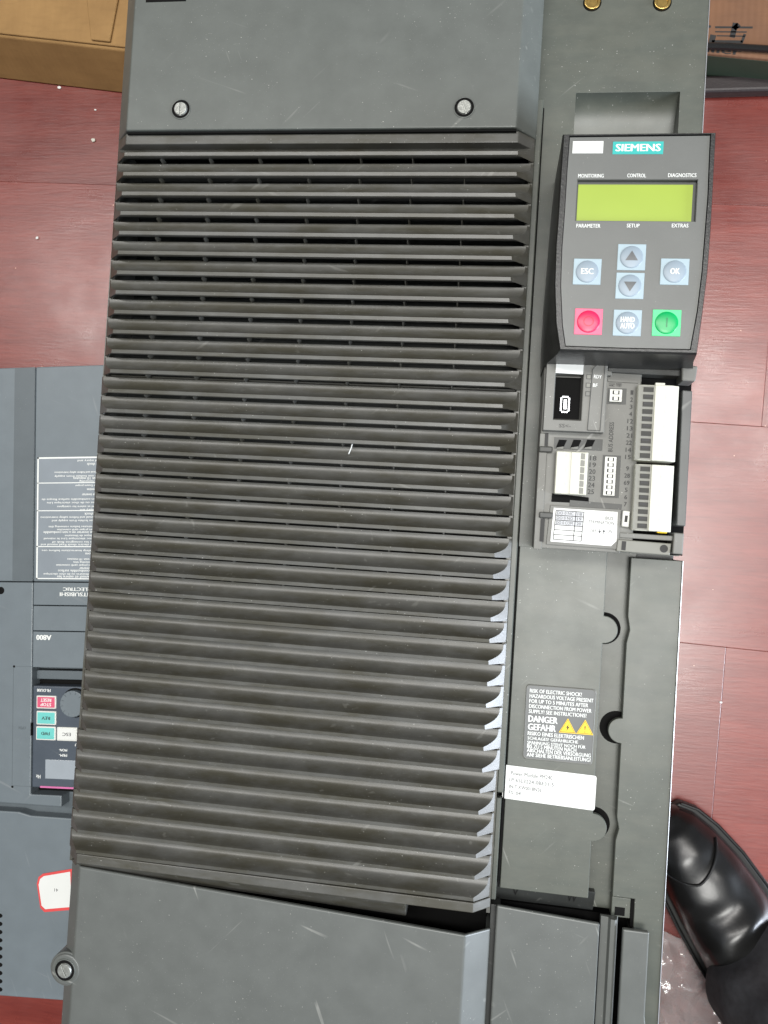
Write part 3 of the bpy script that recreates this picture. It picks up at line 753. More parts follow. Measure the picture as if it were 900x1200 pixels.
# bus termination label
c = [P(649, 595, zu+1), P(724, 600, zu+1), P(722.5, 634, zu+1), P(716, 640, zu+1), P(645, 634.5, zu+1)]
slotblock('label_plate', [(645, 592), (728, 597), (725, 644), (640, 638)], zu-.5, zu+.7, M['cu'], cu, .2)
zq = zu+.75
b = MB(); b.prism(c, zq, zq+.2); sl_ = obj('termination_label', b, M['paper'], cu, label='white label with a small printed table')
Q0 = Vector(c[0]); e1 = (Vector(c[1])-Q0); e2 = (Vector(c[4])-Q0)
def S(u, v): q = Q0+e1*u+e2*v; return (q.x, q.y)
aS = math.atan2(e1.y, e1.x)
b = MB()
for i in range(3): b.prism([S(.05, .07+.145*i), S(.47, .07+.145*i), S(.47, .205+.145*i), S(.05, .205+.145*i)], zq+.15, zq+.23)
obj('shaded_cells', b, M['tabgrey'], sl_)
b = MB()
def ln(p, q, wd=.16):
    p = Vector(p); q = Vector(q); d = (q-p).normalized(); nn = Vector((-d.y, d.x))*wd
    b.add([(*(p+nn), zq+.25), (*(p-nn), zq+.25), (*(q-nn), zq+.25), (*(q+nn), zq+.25)], [(0, 1, 2, 3)])
for i in range(7): ln(S(.04, .07+.143*i), S(.48, .07+.143*i))
for u in (.04, .355, .48): ln(S(u, .07), S(u, .93))
obj('table_lines', b, M['inkd'], sl_)
g = []
for i, (t, n_) in enumerate((('DO 0 NC', '18'), ('DO 0 NO', '19'), ('DO 0 COM', '20'))):
    x, y = S(.19, .14+.143*i); g.append((t, x, y, zq+.26, 7.0, 1.3, aS)); x, y = S(.415, .14+.143*i); g.append((n_, x, y, zq+.26, 1.8, 1.3, aS))
x, y = S(.88, .20); g.append(('BUS', x, y, zq+.26, 3.3, 1.4, aS)); x, y = S(.76, .34); g.append(('TERMINATION', x, y, zq+.26, 11, 1.4, aS))
x, y = S(.65, .60); g.append(('OFF', x, y, zq+.26, 2.8, 1.4, aS)); x, y = S(.90, .58); g.append(('ON', x, y, zq+.26, 2.1, 1.4, aS))
letters(g, M['ink'], sl_, .004)
b = MB()
for u, s_ in ((.75, -1), (.815, 1)):
    x, y = S(u, .60); b.add([(x-.6, y-.2*s_, zq+.26), (x+.6, y-.2*s_, zq+.26), (x, y+1.1*s_, zq+.26), (x-.12, y-1.1*s_, zq+.26), (x+.12, y-1.1*s_, zq+.26), (x+.12, y, zq+.26), (x-.12, y, zq+.26)], [(0, 1, 2), (3, 4, 5, 6)])
obj('printed_arrow', b, M['ink'], sl_)

# ------------------------------------------------------------ keypad
zk = 28.0
kx, ky = P(745, 290, zk)
kp = root('operator_keypad', kx, ky, 'black handheld operator keypad with green display, clipped on the motor drive', 'keypad', z=zu)
face = [(668, 161), (750, 160), (832, 159), (830.5, 190), (829, 230), (825.5, 275), (822, 320), (816.5, 365), (808.5, 409), (735, 407.5), (663, 405), (659.5, 380), (657.5, 335), (659, 290), (662, 250), (665, 200)]
outer = [(660, 156.5), (750, 155.5), (839.5, 154.5), (837.5, 190), (835.5, 230), (833, 275), (829.5, 320), (824, 365), (817, 415.5), (735, 413.5), (655.5, 411), (651, 380), (649.5, 335), (651, 290), (654, 250), (657, 200)]
Fp = [P(x, y, zk) for x, y in face]; Op = [P(x, y, zk) for x, y in outer]
gx0, gx1, gy0, gy1 = 212.2, 275.6, -105.6, -13.2
def basept(p):
    x, y = p; cx, cy = 244, -59.5
    return (min(max(cx+(x-cx)*1.03, gx0), gx1), min(max(cy+(y-cy)*1.01, gy0), gy1))
low = [(gx0+1.5, gy1), (244, gy1), (gx1-.2, gy1), (gx1, -26), (gx1, -40), (gx1, -56), (gx1, -70), (gx1, -86), (gx1, gy0), (244, gy0), (gx0, gy0), (gx0-.4, -95), (gx0-.4, -78), (gx0, -60), (gx0+.3, -46), (gx0+.8, -28)]
rg = lambda pts, z: [(x, y, z) for x, y in pts]
sh_ = lambda pts, k: [(244+(x-244)*k, -59.5+(y+59.5)*k) for x, y in pts]
b = MB(); b.loft([rg(low, -19.5), rg(low, 3.5), rg([((a_[0]+c_[0]*2)/3, (a_[1]+2*c_[1])/3) for a_, c_ in zip(low, Op)], 16), rg(sh_(Op, 1.004), 25.5), rg(Op, 27.2), rg(sh_(Op, .985), zk+.35), rg(sh_(Fp, 1.012), zk+.35), rg(sh_(Fp, 1.004), zk-2.9)])
hs = obj('keypad_housing', b, M['keypad'], kp, smooth=True, ang=22)
a_ = P(676.5, 210.0, zk-.1); c_ = P(815.5, 260, zk-.1)
fx0, fx1, fy0, fy1 = a_[0], c_[0], c_[1], a_[1]
def holed(outer, inner, z, zlow):
    bm = bmesh.new(); ov = [bm.verts.new((x, y, z)) for x, y in outer]; iv = [bm.verts.new((x, y, z)) for x, y in inner]
    es = [bm.edges.new((L_[i], L_[(i+1) % len(L_)])) for L_ in (ov, iv) for i in range(len(L_))]
    bmesh.ops.triangle_fill(bm, use_beauty=True, edges=es)
    lo_ = [bm.verts.new((x, y, zlow)) for x, y in inner]; lo2 = [bm.verts.new((x, y, zlow)) for x, y in outer]
    for A_, B_ in ((iv, lo_), (ov, lo2)):
        for i in range(len(A_)): bm.faces.new((A_[i], A_[(i+1) % len(A_)], B_[(i+1) % len(A_)], B_[i]))
    bm.verts.index_update(); q = MB(); q.v = [tuple(v.co) for v in bm.verts]; q.f = [tuple(v.index for v in f.verts) for f in bm.faces]; bm.free(); return q
memb = obj('front_membrane', holed(Fp, [(fx0, fy0), (fx1, fy0), (fx1, fy1), (fx0, fy1)], zk-.1, zk-2.8), M['membrane'], kp)
zf = zk-.08
def rq(name, x0, y0, x1, y1, z0, z1, mat, parent, bev=0.0, label=None):
    a_ = P(x0, y0, z1); c_ = P(x1, y1, z1); b = MB(); b.box(a_[0], c_[0], c_[1], a_[1], z0, z1); return obj(name, b, mat, parent, bevel=bev, label=label)
rq('blank_sticker', 671.5, 165.5, 706.5, 179.5, zf-.1, zf+.15, M['paper'], kp)
tp = rq('brand_plate', 718.5, 166, 777, 180.5, zf-.1, zf+.15, M['teal'], kp, label='teal name plate with white lettering')
x, y = P(747.7, 173.2, zf); letters([('SIEMENS', x, y, zf+.2, 17.6, 3.0, 0)], M['wtext'], tp, .04)
def kl(t, px, py, w_, h=1.55): x, y = P(px, py, zf); return (t, x, y, zf+.05, w_, h, 0)
letters([kl('MONITORING', 692.5, 206, 10.2), kl('CONTROL', 746, 205.7, 7.4), kl('DIAGNOSTICS', 799.5, 205.4, 11.0), kl('PARAMETER', 689.5, 264.6, 9.6), kl('SETUP', 742, 264.4, 5.0), kl('EXTRAS', 797, 264.4, 6.4)], M['wtext'], memb, .012)
# display: sunk, with the recess shade painted in as a dark frame
b = MB(); b.box(fx0+.02, fx1-.02, fy0+.02, fy1-.02, zk-2.85, zk-1.9)
for (u0, u1, v0, v1) in ((fx0+.02, fx1-.02, fy1-.25, fy1-.02), (fx1-.25, fx1-.02, fy0+.02, fy1-.02), (fx0+.02, fx0+.25, fy0+.02, fy1-.02), (fx0+.02, fx1-.02, fy0+.02, fy0+.2)): b.box(u0, u1, v0, v1, zk-2, zk-.3)
dfr = obj('display_shade_frame', b, M['lcdshade'], kp)
b = MB(); b.box(fx0+.7, fx1-1.5, fy0+.6, fy1-1.5, zk-2, zk-1.7); obj('display', b, M['lcd'], dfr, label='yellow green display')
def keybtn(px, py, m1, m2, sym, lab_):
    x, y = P(px, py, zf); h = 5.55
    b = MB(); b.box(x-h, x+h, y-h+.2, y+h-.2, zf-.1, zf+.22); k = obj('key', b, m1, kp, bevel=.15, label=lab_)
    b = MB(); b.dome(x, y, 4.6, zf+.2, .65, 40, 7); d = obj('key_dome', b, m2, k, smooth=True, ang=40)
    zt_ = zf+1.24
    zd = lambda X, Y: zf+.2+.65*math.sqrt(max(0, 1-((X-x)**2+(Y-y)**2)/4.6**2))+.07
    def put(mb, mat):
        # follow the curve of the dome
        bm = bmesh.new(); me = bpy.data.meshes.new('x'); me.from_pydata(mb.v, [], mb.f); bm.from_mesh(me)
        bmesh.ops.triangulate(bm, faces=bm.faces); bmesh.ops.subdivide_edges(bm, edges=bm.edges, cuts=2, use_grid_fill=True)
        q = MB(); q.v = [(v.co.x, v.co.y, zd(v.co.x, v.co.y)) for v in bm.verts]; bm.verts.index_update(); q.f = [tuple(v.index for v in f.verts) for f in bm.faces]
        bm.free(); bpy.data.meshes.remove(me); obj('key_symbol', q, mat, k)
    if sym in ('up', 'down'):
        s_ = 1 if sym == 'up' else -1
        m_ = MB(); m_.add([(x-2.5, y-1.5*s_, 0), (x+2.5, y-1.5*s_, 0), (x, y+2.5*s_, 0)], [(0, 1, 2)]); put(m_, M['arrow'])
    elif sym == 'O':
        m_ = MB(); n = 28
        vs = [(x+r*math.cos(2*math.pi*i/n), y+r*math.sin(2*math.pi*i/n), 0) for r in (1.7, 2.1) for i in range(n)]
        m_.add(vs, [(i, (i+1) % n, n+(i+1) % n, n+i) for i in range(n)]); put(m_, M['redline'])
    elif sym == 'I':
        m_ = MB(); m_.add([(x-.2, y-1.9, 0), (x+.2, y-1.9, 0), (x+.2, y+1.9, 0), (x-.2, y+1.9, 0)], [(0, 1, 2, 3)]); put(m_, M['greenline'])
    else:
        rows = sym.split('|'); ss = []
        for i, t in enumerate(rows):
            ss.append((t, x, y+(0 if len(rows) == 1 else (1.25-2.6*i)), 0, {'ESC': 4.8, 'OK': 3.6}.get(t, 5.4), 2.2 if len(rows) > 1 else 2.4, 0))
        put(textmb(ss, .03), M['wtext'])
keybtn(688, 318.5, M['key'], M['keydome'], 'ESC', 'pale blue key marked ESC')
keybtn(740, 301.5, M['key'], M['keydome'], 'up', 'pale blue key with an up arrow')
keybtn(738, 335, M['key'], M['keydome'], 'down', 'pale blue key with a down arrow')
keybtn(790.5, 318.5, M['key'], M['keydome'], 'OK', 'pale blue key marked OK')
keybtn(689.5, 377, M['red'], M['reddome'], 'O', 'red stop key with a ring')
keybtn(735, 378.5, M['key'], M['keydome'], 'HAND|AUTO', 'pale blue key marked HAND AUTO')
keybtn(781, 378.5, M['green'], M['greendome'], 'I', 'green start key with a bar')

# ------------------------------------------------------------ second inverter, lying upside down on the left
za8 = -80.0
O8 = Vector(P(42, 430, za8)); a8 = R_(3.6)
inv = root('grey_inverter', O8.x, O8.y, 'blue-grey inverter lying upside down on the floor, half hidden left of the louvred drive', 'inverter', rotz=a8, local=True)
def T(px, py, z=za8):
    p = Vector(P(px, py, z))-O8; c_, s_ = math.cos(-a8), math.sin(-a8); return (p.x*c_-p.y*s_, p.x*s_+p.y*c_)
def TR(x0, y0, x1, y1, z=za8):
    a_ = T(x0, y0, z); c_ = T(x1, y1, z); return a_[0], c_[0], c_[1], a_[1]
def tb8(name, x0, y0, x1, y1, z0, z1, mat, parent, bev=0.0, label=None, **k):
    a_ = TR(x0, y0, x1, y1, z1); b = MB(); b.box(*a_, z0, z1); return obj(name, b, mat, parent, bevel=bev, label=label, **k)
seam1 = T(42, 682)[1]; yend8 = T(37, 1171)[1]; XR8 = 50; XL8 = -75; ybrk = T(36, 948)[1]
b = MB(); b.box(XL8+1, XR8-1, yend8+1, -1, -ZF+.4, za8-9); obj('chassis', b, M['a800d'], inv, bevel=1)
b = MB(); b.box(XL8, -.35, seam1+.25, 0, za8-30, za8); obj('upper_left_cover', b, M['a800'], inv, bevel=.6)
b = MB(); b.box(-13.5, -.6, seam1+.4, -.3, za8-1, za8+.05); obj('darker_strip', b, M['a800d'], inv)  # thin strip in the darker blue-grey plastic
b = MB(); b.box(.0, XR8, seam1+.25, 0, za8-30, za8-.1); obj('upper_right_cover', b, M['a800'], inv, bevel=.6)
s2 = T(42, 709.5)[1]; s3 = T(42, 739.5)[1]; s4 = T(40, 782)[1]; s5 = T(38, 929)[1]; s6 = T(36, 944)[1]
b = MB(); b.box(.0, XR8, s2+.25, seam1-.25, za8-30, za8-.1); mk = obj('front_strip', b, M['a800'], inv, bevel=.4)
b = MB(); b.box(.0, XR8, s3+.25, s2-.25, za8-30, za8-.1); obj('front_strip', b, M['a800'], inv, bevel=.4)
b = MB(); b.box(.0, XR8, s4, s3-.25, za8-30, za8-.1); ms = obj('front_strip', b, M['a800'], inv, bevel=.4)
b = MB(); b.prism([(XL8, seam1-.25), (-.35, seam1-.25), (-.35, s5-1), (T(72, 929)[0], s5-1), (T(72, 929)[0], s6), (XL8, s6+2)], za8-30, za8-.05); lc = obj('lower_left_cover', b, M['a800'], inv, bevel=.6)
pi = math.pi
def t8(t, px, py, w_, h, z=za8): x, y = T(px, py, z); return (t, x, y, z+.12, w_, h, pi)
letters([t8('A800', 51.5, 747, 9.3, 3.0)], M['wtext'], ms, .05)
letters([t8('MITSUBISHI', 90, 696.5, 21, 2.2), t8('ELECTRIC', 90, 690.5, 17, 2.0)], M['wtext'], mk, .04)
# print label
x0, x1, y0, y1 = TR(44, 536, 112, 679)
b = MB(); b.box(x0, XR8-2, y0, y1, za8-.2, za8+.05); pl_ = obj('warning_print', b, M['a800l'], inv, label='silver grey warning print in small type')
b = MB()
for (u0, u1, v0, v1) in ((x0, x0+.9, y0, y1), (x0, XR8-2, y1-.9, y1), (x0, XR8-2, y0, y0+.6)): b.add([(u0, v0, za8+.12), (u1, v0, za8+.12), (u1, v1, za8+.12), (u0, v1, za8+.12)], [(0, 1, 2, 3)])
for py in (566.5, 599, 641):
    v = T(60, py)[1]; b.add([(x0, v, za8+.12), (XR8-2, v, za8+.12), (XR8-2, v+.5, za8+.12), (x0, v+.5, za8+.12)], [(0, 1, 2, 3)])
obj('printed_border', b, M['wtext'], pl_)
words = 'Risk of injury and electric shock Read manual and follow safety instructions before use Isolate from supply and wait 10 minutes before removing this cover Ensure proper earth connection Mount the inverter on a non-combustible surface Risque de blessures ou de choc electrique Lire le manuel et suivre les consignes'.split()
ls = []; k = 0
for py, pxl in ((540, 90), (544.5, 101), (553.5, 63), (558, 63), (561, 85), (564, 92), (569, 87), (574, 101), (580, 95), (585, 48), (589, 54), (593.5, 66), (597.5, 93), (602.5, 98), (606, 46.5), (610, 60), (617, 56), (620.5, 66), (624, 50), (627.5, 75), (631, 50.5), (635, 60), (638, 47), (645, 48), (649, 99), (655, 78), (658.5, 85), (662, 65), (666, 92), (669, 67), (672.5, 50), (676, 66)):
    t = ''; xl = T(pxl, py)[0]+.6; ww = XR8-5-xl
    while len(t) < ww*.95: t += words[k % len(words)]+' '; k += 1
    ls.append((t.strip(), xl+ww/2, T(70, py)[1], za8+.13, ww, 1.5, pi))
letters(ls, M['wtext'], pl_, .02)
x, y = T(1, 692); b = MB(); b.cyl(x, y, 2.2, za8-.3, za8+.1, 24); obj('round_hole', b, M['black'], lc)
# keypad of the second inverter
tb8('keypad_well', 36, 783, 112, 929, za8-25, za8-8.5, M['black'], inv)
b = MB(); q = TR(44, 785, 112, 797, za8-6); b.box(q[0], XR8-1, q[2], q[3], za8-20, za8-5); obj('well_ledge', b, M['a800d'], inv, bevel=.5)
zp = za8-1.2
q = TR(38.5, 803.5, 112, 926, zp); b = MB(); b.box(q[0], XR8-4, q[2], q[3], za8-14, zp); kp8 = obj('keypad_panel', b, M['a800k'], inv, bevel=.8)
b = MB(); x, y = T(88.5, 823.5, zp); b.cyl(x, y, 8.6, zp-1, zp+.1, 48); rim = obj('dial_well', b, M['black'], kp8)
b = MB(); n = 48; 
b.prism([(x+(7.6+.15*(i % 2))*math.cos(2*pi*i/n), y+(7.6+.15*(i % 2))*math.sin(2*pi*i/n)) for i in range(n)], zp, zp+4); di = obj('dial', b, M['a800'], rim, bevel=.5)
b = MB()
for i in range(12):
    t = 2*pi*i/12+.2; b.tube([(x+5.6*math.cos(t), y+5.6*math.sin(t), zp+4.02), (x+7*math.cos(t), y+7*math.sin(t), zp+4.02)], .16, 5)
obj('dial_marks', b, M['a800d'], di)
def b8(x0, y0, x1, y1, mat, txt, lab_, tm):
    q = TR(x0, y0, x1, y1, zp+.8); b = MB(); b.box(*q, zp-.5, zp+.8); k = obj('button', b, M['white'], kp8, bevel=.5, label=lab_)
    b = MB(); b.box(q[0]+.7, q[1]-.7, q[2]+.7, q[3]-.7, zp, zp+1.0); obj('button_face', b, mat, k, bevel=.3)
    cx, cy = (q[0]+q[1])/2, (q[2]+q[3])/2; rows = txt.split('|')
    letters([(t, cx, cy-(1.3*(len(rows)-1))/1+2.6*i, zp+1.05, 6.6 if len(t) > 3 else 5.2, 1.9, pi) for i, t in enumerate(rows)], tm, k, .03)
b8(42.5, 815, 65.5, 831, M['bred'], 'STOP|RESET', 'rose button marked STOP RESET', M['wtext'])
b8(42.5, 833, 65.5, 850, M['bteal'], 'REV', 'aqua button marked REV', M['inkd'])
b8(42, 851, 65, 868, M['bteal'], 'FWD', 'aqua button marked FWD', M['inkd'])
b8(66.5, 852, 90, 869, M['paper'], 'ESC', 'white button marked ESC', M['ink'])
letters([t8('FR-DU08', 51.5, 809, 8.4, 1.7, zp), t8('MON-', 74, 879, 5, 1.5, zp), t8('PRM-', 74, 885, 5, 1.5, zp), t8('Hz', 45, 910, 2.6, 2, zp), t8('PU', 91, 873, 3, 1.6, zp)], M['wtext'], kp8, .03)
q = TR(53, 890, 112, 915, zp+.3); b = MB(); b.box(q[0], XR8-5, q[2], q[3], zp-.2, zp+.3); obj('display', b, M['scr'], kp8, bevel=.4)
q = TR(47, 921, 112, 926, zp+.3); b = MB(); b.box(q[0], XR8-5, q[2], q[3], zp-.2, zp+.3); obj('magenta_strip', b, M['magenta'], kp8)
# little hinged flap left of the keypad
b = MB()
q = TR(15.5, 780.5, 36, 922)
for (u0, u1, v0, v1) in ((q[0], q[0]+.25, q[2], q[3]), (q[0], q[1], q[3]-.25, q[3]), (q[0], q[1], q[2], q[2]+.25)): b.box(u0, u1, v0, v1, za8-.3, za8+.02)
obj('flap_seam', b, M['a800d'], lc)
b = MB(); b.box(q[1]-.5, q[1]+.3, T(36, 862)[1], T(36, 847)[1], za8-3, za8+.1); obj('flap_notch', b, M['black'], lc)
b = MB()
for px, py in ((16.5, 781), (14.5, 922)): x, y = T(px, py); b.cyl(x, y, .7, za8-.3, za8+.06, 14)
obj('flap_pin', b, M['black'], lc)
letters([(lambda x, y: ('OPEN', x, y, za8+.06, 4.5, 1.7, pi))(*T(26, 853))], M['a800d'], lc)
# dark gap, then bottom cover
b = MB(); yl = T(36, 955)[1]
b.prism([(XL8, yl+1.5), (T(20, 955)[0], yl+.8), (T(34, 958)[0], yl-1), (XR8, yl-2), (XR8, yend8), (XL8, yend8-1)], -ZF+.6, za8-1.5); bc = obj('lower_cover', b, M['a800'], inv, bevel=.8)
b = MB()
for i in range(10):
    x, y = T(-.5, 1073+i*9.6, za8-1.5); b.prism([(x+1.9*math.cos(t)*1.0, y+1.3*math.sin(t)) for t in [2*pi*k/16 for k in range(16)]], za8-2, za8-1.42)
obj('vent_hole', b, M['black'], bc)
# tag
tgc = [T(x, y, za8-1) for x, y in ((50, 1024), (86, 1018), (88, 1066), (52, 1069), (47, 1064), (43, 1036), (45, 1028))]
tag_c = Vector((sum(p[0] for p in tgc)/7, sum(p[1] for p in tgc)/7))
b = MB(); b.prism(tgc, za8-1.4, za8-1.1); tg = obj('inspection_tag', b, M['redtag'], inv, label='white sticker with a red border')
b = MB(); b.prism([tuple(tag_c+(Vector(p)-tag_c)*.86) for p in tgc], za8-1.2, za8-1.0); obj('tag_face', b, M['paper'], tg)
x, y = T(66, 1043, za8-1); letters([('41', x, y, za8-.93, 2.4, 1.8, pi)], M['ink'], tg)

# ------------------------------------------------------------ cardboard boxes behind
def seg_y(px, py, z): return P(px, py, z)
hb = -ZF+36
A = P(0, 92.5, -ZF); B = P(138, 109, -ZF)
ang = math.atan2(B[1]-A[1], B[0]-A[0])
bx = root('cardboard_box', (A[0]+B[0])/2, (A[1]+B[1])/2, 'plain kraft cardboard box on the floor at the upper left', 'cardboard box', rotz=ang, local=True)
m = MB(); m.prism([(-260, 0), (135, 0), (135, 260), (-260, 260)], -ZF+.2, hb-.8, [(-260, 13), (135, 12), (135, 260), (-260, 260)])  # front sloped back to catch more light than an upright side
obj('box_body', m, M['card'], bx, bevel=1.4, seg=3)
m = MB(); m.box(-259.5, 134.5, 13.5, 259.5, hb-.8, hb+1.0); lidb = obj('box_flap', m, M['card'], bx, bevel=1.0, seg=3)
m = MB(); m.loft([[(8, 12, hb+1), (60, -1, hb+1), (60, 250, hb+1), (8, 250, hb+1)], [(22, 60, hb+2.4), (54.6, 2, hb+4.6), (54.6, 249, hb+5), (18, 249, hb+2.2)]])
m = MB(); m.prism([(4, 140), (44, 15), (58, 15), (58, 200), (30, 200)], hb+1, hb+3); obj('box_flap', m, M['card'], bx, bevel=.9, seg=3, label='torn overlapping flap')
# printed brown box, upper right
hb2 = -ZF+30
A = P(826, 62, hb2); B = P(900, 69, hb2)
ang = math.atan2(B[1]-A[1], B[0]-A[0])
bx2 = root('printed_box', A[0], A[1], 'brown cardboard box with black printed characters at the upper right', 'cardboard box', rotz=ang, local=True)
def T2(px, py, z=hb2):
    p = Vector(P(px, py, z))-Vector(A); c_, s_ = math.cos(-ang), math.sin(-ang); return (p.x*c_-p.y*s_, p.x*s_+p.y*c_)
m = MB(); m.box(-30, 260, 0, 240, -ZF+.3, hb2); bb = obj('box_body', m, M['card2'], bx2, bevel=1.2, seg=3)
M['gstripe'] = simple('dark_green_print', lin(40, 52, 38), .6)
m = MB(); m.box(-30.1, 260.1, -.25, .5, -ZF+2, hb2-2.5); obj('green_band', m, M['gstripe'], bx2)
x, y = T2(863, 36)
st = []
b = MB()
def bar8(x0, y0, x1, y1, wd):
    p = Vector(T2(x0, y0)); q = Vector(T2(x1, y1)); d = (q-p).normalized(); nn = Vector((-d.y, d.x))*wd/2
    b.add([(*(p+nn), hb2+.1), (*(p-nn), hb2+.1), (*(q-nn), hb2+.1), (*(q+nn), hb2+.1)], [(0, 1, 2, 3)])
bar8(838, 32, 882, 32.3, 1.2); bar8(838, 37.3, 875, 37.6, .8); bar8(862, 27, 858, 44, 3.2); bar8(866, 28.5, 860, 34, 3.2)
bar8(836, 41, 833, 52, 3.6); bar8(834, 50, 870, 50.5, 3.2); bar8(873, 40, 869, 50, 1.6); bar8(840, 42, 873, 42.5, .7); bar8(826, 30, 833, 31.5, 1.5)
obj('printed_character', b, M['inkb'], bx2)
x, y = T2(849, 59.2); letters([('tiller', x-3, y, hb2+.1, 26, 4, 0)], M['inkb'], bx2, .05)
# black strap lying over the box
def cable(name, pts, r, mat, lab_, cat):
    return obj(name, MB().tube(pts, r, 10), mat, smooth=True, label=lab_, cat=cat)
p = [(*P(x, y, hb2+2.2), hb2+2.2) for x, y in ((806, 52), (826, 54), (850, 54.5), (875, 56), (900, 57.5), (930, 60))]
cable('black_cable', p, 2.1, simple('glossy_black_cable', (.012, .012, .012), .2), 'glossy black cable lying across the printed brown box', 'cable')
# dark folded mat in front of it
hm = -ZF+9
c = [P(818, 88, hm), P(960, 84, hm), P(960, 104, hm), P(818, 108, hm)]
m = MB(); m.prism(c, -ZF+.3, hm); obj('rubber_mat', m, simple('dark_mat', lin(36, 28, 28), .5, bump=.3), bevel=2.2, seg=3, label='dark folded rubber strip on the floor before the printed box', cat='mat')

# ------------------------------------------------------------ shoe
per = root('person', *P(860, 1080, -ZF), 'foot of a person in a black leather shoe and dark trousers beside the drive', 'person')
toe = Vector(P(776, 962, -150)); heel = Vector(P(925, 1215, -150))
ax = (heel-toe).normalized(); sd = Vector((-ax.y, ax.x))        # sd points to the upper right
LEN = 235
def sect(t, wl_, wr_, h, z0=-ZF+9, flat=.0, n=26):
    c_ = toe+ax*LEN*t; out = []
    for i in range(n):
        a_ = 2*pi*i/n; cx_ = math.cos(a_); sy_ = math.sin(a_)
        wq = wr_ if cx_ > 0 else wl_
        ex = math.copysign(abs(cx_)**.8, cx_)*wq; ez = (abs(sy_)**.85*h if sy_ > 0 else -abs(sy_)**.5*3.0)
        q = c_+sd*ex; out.append((q.x, q.y, z0+ez))
    return out
prof = [(.0, 6, 6, 8), (.015, 16, 16, 15), (.05, 25, 25, 21), (.11, 32, 32, 26), (.20, 37, 38, 29), (.30, 40, 41, 33), (.40, 41, 41, 41), (.50, 40, 39, 52), (.60, 38, 36, 62), (.72, 36, 34, 74), (.85, 35, 33, 84), (1.0, 30, 30, 84), (1.05, 18, 18, 76)]
rings = []
prof = [(t, a_*(.72 if t < .1 else .56), c_*.80, h) for t, a_, c_, h in prof]
for i, (t, a_, c_, h) in enumerate(prof):
    rings.append(sect(t, a_, c_, h))
b = MB(); b.loft(rings)
SM = MB(); rr2 = []
for k_ in range(len(rings)-1):
    for q_ in range(4):
        f_ = q_/4; rr2.append([tuple(Vector(a_).lerp(Vector(c_), f_)) for a_, c_ in zip(rings[k_], rings[k_+1])])
rr2.append(rings[-1])
rr3 = []
for k_, rg_ in enumerate(rr2):
    u_ = k_/(len(rr2)-1); am = max(0, min(1, (u_-.28)*5))*max(0, min(1, (1.1-u_)*4)); o_ = []
    for i_, (x, y, z) in enumerate(rg_):
        w_ = i_/26*6.283; h_ = max(0, math.sin(w_))
        d_ = am*h_*(3.6*math.sin(k_*1.35+1.6*math.cos(w_*1.0+.6))+1.4*math.sin(k_*2.3-2.2*math.cos(w_)))
        d_ += .8*h_*math.sin(k_*.7+3*math.cos(w_)); o_.append((x, y, z+d_))
    rr3.append(o_)
b = MB(); b.loft(rr3)
sh0 = obj('shoe', b, M['leather'], per, smooth=True, ang=80); md = sh0.modifiers.new('s', 'SUBSURF'); md.levels = 2; md.render_levels = 2
rings = [[(x, y, z) for x, y, z in sect(t, a_+3.5, c_+3.5, 0.0)] for t, a_, c_, h in prof]
so_ = []
out = []
for t, a_, c_, h in prof[1:]:
    q = toe+ax*LEN*t-sd*(a_+3.2); out.append((q.x, q.y))
for t, a_, c_, h in reversed(prof[1:]):
    q = toe+ax*LEN*t+sd*(c_+3.2); out.append((q.x, q.y))
b = MB(); b.prism(out, -ZF+.3, -ZF+8.6); obj('sole', b, M['rubber'], sh0, bevel=1.6, seg=3)
# welt seam round the toe and a seam over the toe cap
path = [(x, y, -ZF+10.5) for x, y in out]; b = MB(); b.tube(path, 1.0, 6); obj('welt', b, M['leather'], sh0, smooth=True)
def on_shoe(t, s_):
    for (p0, p1) in zip(prof, prof[1:]):
        if p0[0] <= t <= p1[0]:
            k_ = (t-p0[0])/(p1[0]-p0[0]); wl_, wr_, h = [p0[i]+(p1[i]-p0[i])*k_ for i in (1, 2, 3)]; break
    q = toe+ax*LEN*t+sd*(s_*(wr_ if s_ > 0 else wl_)); zz_ = -ZF+9+h*max(0, 1-abs(s_)**(1/.8*2))**.42
    return (q.x, q.y, zz_)
b = MB(); b.tube([on_shoe(.17-.07*abs(s_/10)**1.5, s_/10) for s_ in range(-9, 10)], .8, 6); obj('toe_seam', b, M['leather'], sh0, smooth=True)
for t0 in (.47, .54, .61):
    b = MB(); b.tube([tuple(Vector(on_shoe(t0+.02*math.sin(s_*.9), s_/10))+Vector((0, 0, 1.2))) for s_ in range(-5, 6)], 1.9, 8); obj('lace', b, M['cloth'], sh0, smooth=True)
b = MB(); n = 30
cA = Vector(P(918, 1165, -150))
def leg(z, r, amp, dx=0, dy=0):
    return [(cA.x+dx+(r+amp*math.sin(a_*5+z*.05)+amp*.6*math.sin(a_*9+1+z*.08))*math.cos(a_), cA.y+dy+(r+amp*math.sin(a_*5+z*.05))*math.sin(a_), z+amp*1.2*math.sin(a_*3)) for a_ in [2*pi*i/n for i in range(n)]]
b.loft([leg(-158, 36, 2), leg(-156, 42, 2.5), leg(-150, 44, 2.5), leg(-138, 41, 4), leg(-126, 44, 3.5, 3, -3), leg(-116, 39, 4, 6, -6), leg(-104, 43, 4, 9, -9), leg(-85, 40, 3, 14, -14), leg(-40, 42, 4, 28, -28), leg(0, 44, 3, 42, -42)], cap0=False)
tl_ = obj('trouser_leg', b, M['cloth'], per, smooth=True, ang=80); tl_.modifiers.new('s', 'SUBSURF').levels = 1

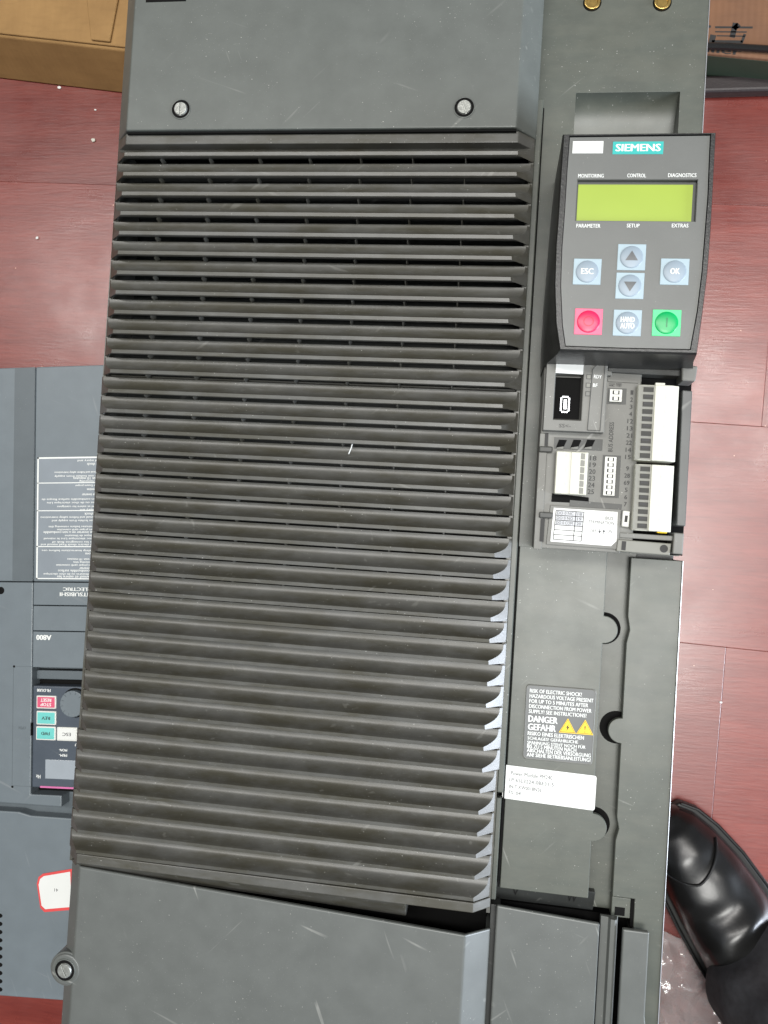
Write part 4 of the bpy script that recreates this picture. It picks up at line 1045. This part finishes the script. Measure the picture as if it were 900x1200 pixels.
# ------------------------------------------------------------ crumpled clear film
b = MB(); nx, ny = 60, 70
a_ = P(772, 1092, -ZF+6); c_ = P(862, 1230, -ZF+6)
rnd = random.Random(5); bumps = [(rnd.uniform(0, 1), rnd.uniform(0, 1), rnd.uniform(-1, 1), rnd.uniform(0, 6.28), rnd.uniform(6, 15)) for _ in range(44)]
vs = []
for j_ in range(ny+1):
    for i in range(nx+1):
        u, v = i/nx, j_/ny
        z = 0
        for (bu, bv, am, an, fr) in bumps:
            d = (u-bu)*math.cos(an)+(v-bv)*math.sin(an); e = -(u-bu)*math.sin(an)+(v-bv)*math.cos(an)
            z += 4.6*am*max(0, 1-abs(d)*fr)*math.exp(-e*e*14)
        x = a_[0]-14+(c_[0]-a_[0]+10)*u+3*math.sin(v*7); y = a_[1]+(c_[1]-a_[1])*v+4*math.sin(u*5+1)-(8*u)
        vs.append((x, y, -ZF+4+z+2.5*math.sin(u*5)*math.sin(v*4)))
b.add(vs, [(j_*(nx+1)+i, j_*(nx+1)+i+1, (j_+1)*(nx+1)+i+1, (j_+1)*(nx+1)+i) for j_ in range(ny) for i in range(nx)])
vs2 = [(x, y, max(z, -ZF+.6)) for x, y, z in b.v]; b.v = vs2
fo = obj('plastic_film', b, M['film'], smooth=True, ang=12, label='crumpled clear plastic film on the floor beside the shoe', cat='plastic film')
so = fo.modifiers.new('th', 'SOLIDIFY'); so.thickness = .00006

# ------------------------------------------------------------ crumbs
for i, (px, py, s_) in enumerate(((70, 103, 1.5), (110, 165, 2.0), (112, 129, .9), (44, 279, 1.5), (845, 823, 1.0))):
    x, y = P(px, py, -ZF); b = MB(); rnd = random.Random(i)
    pts = [(x+s_*rnd.uniform(.6, 1.2)*math.cos(t), y+s_*.8*rnd.uniform(.6, 1.2)*math.sin(t)) for t in [2*pi*k/7 for k in range(7)]]
    b.prism(pts, -ZF+.05, -ZF+s_*.6); obj('paint_chip', b, M['paper'] if i != 1 else M['term'], bevel=.1, label=['pale chip on the red floor just below the kraft box edge', 'largest pale chip on the red floor at the upper left', 'tiny pale chip on the red floor beside the drive cover', 'small pale chip on the red floor above the grey inverter', 'tiny pale chip on the red floor above the shoe'][i], cat='debris', group='pale chips on the floor')
x, y = P(411, 524, 0); b = MB(); b.tube([(x+.3, y+3, -3.0), (x, y, -1.5), (x-.7, y-3.2, .5)], .28, 6)
obj('white_fibre', b, M['paper'], label='short white fibre stuck on the louvres near the middle', cat='fibre')
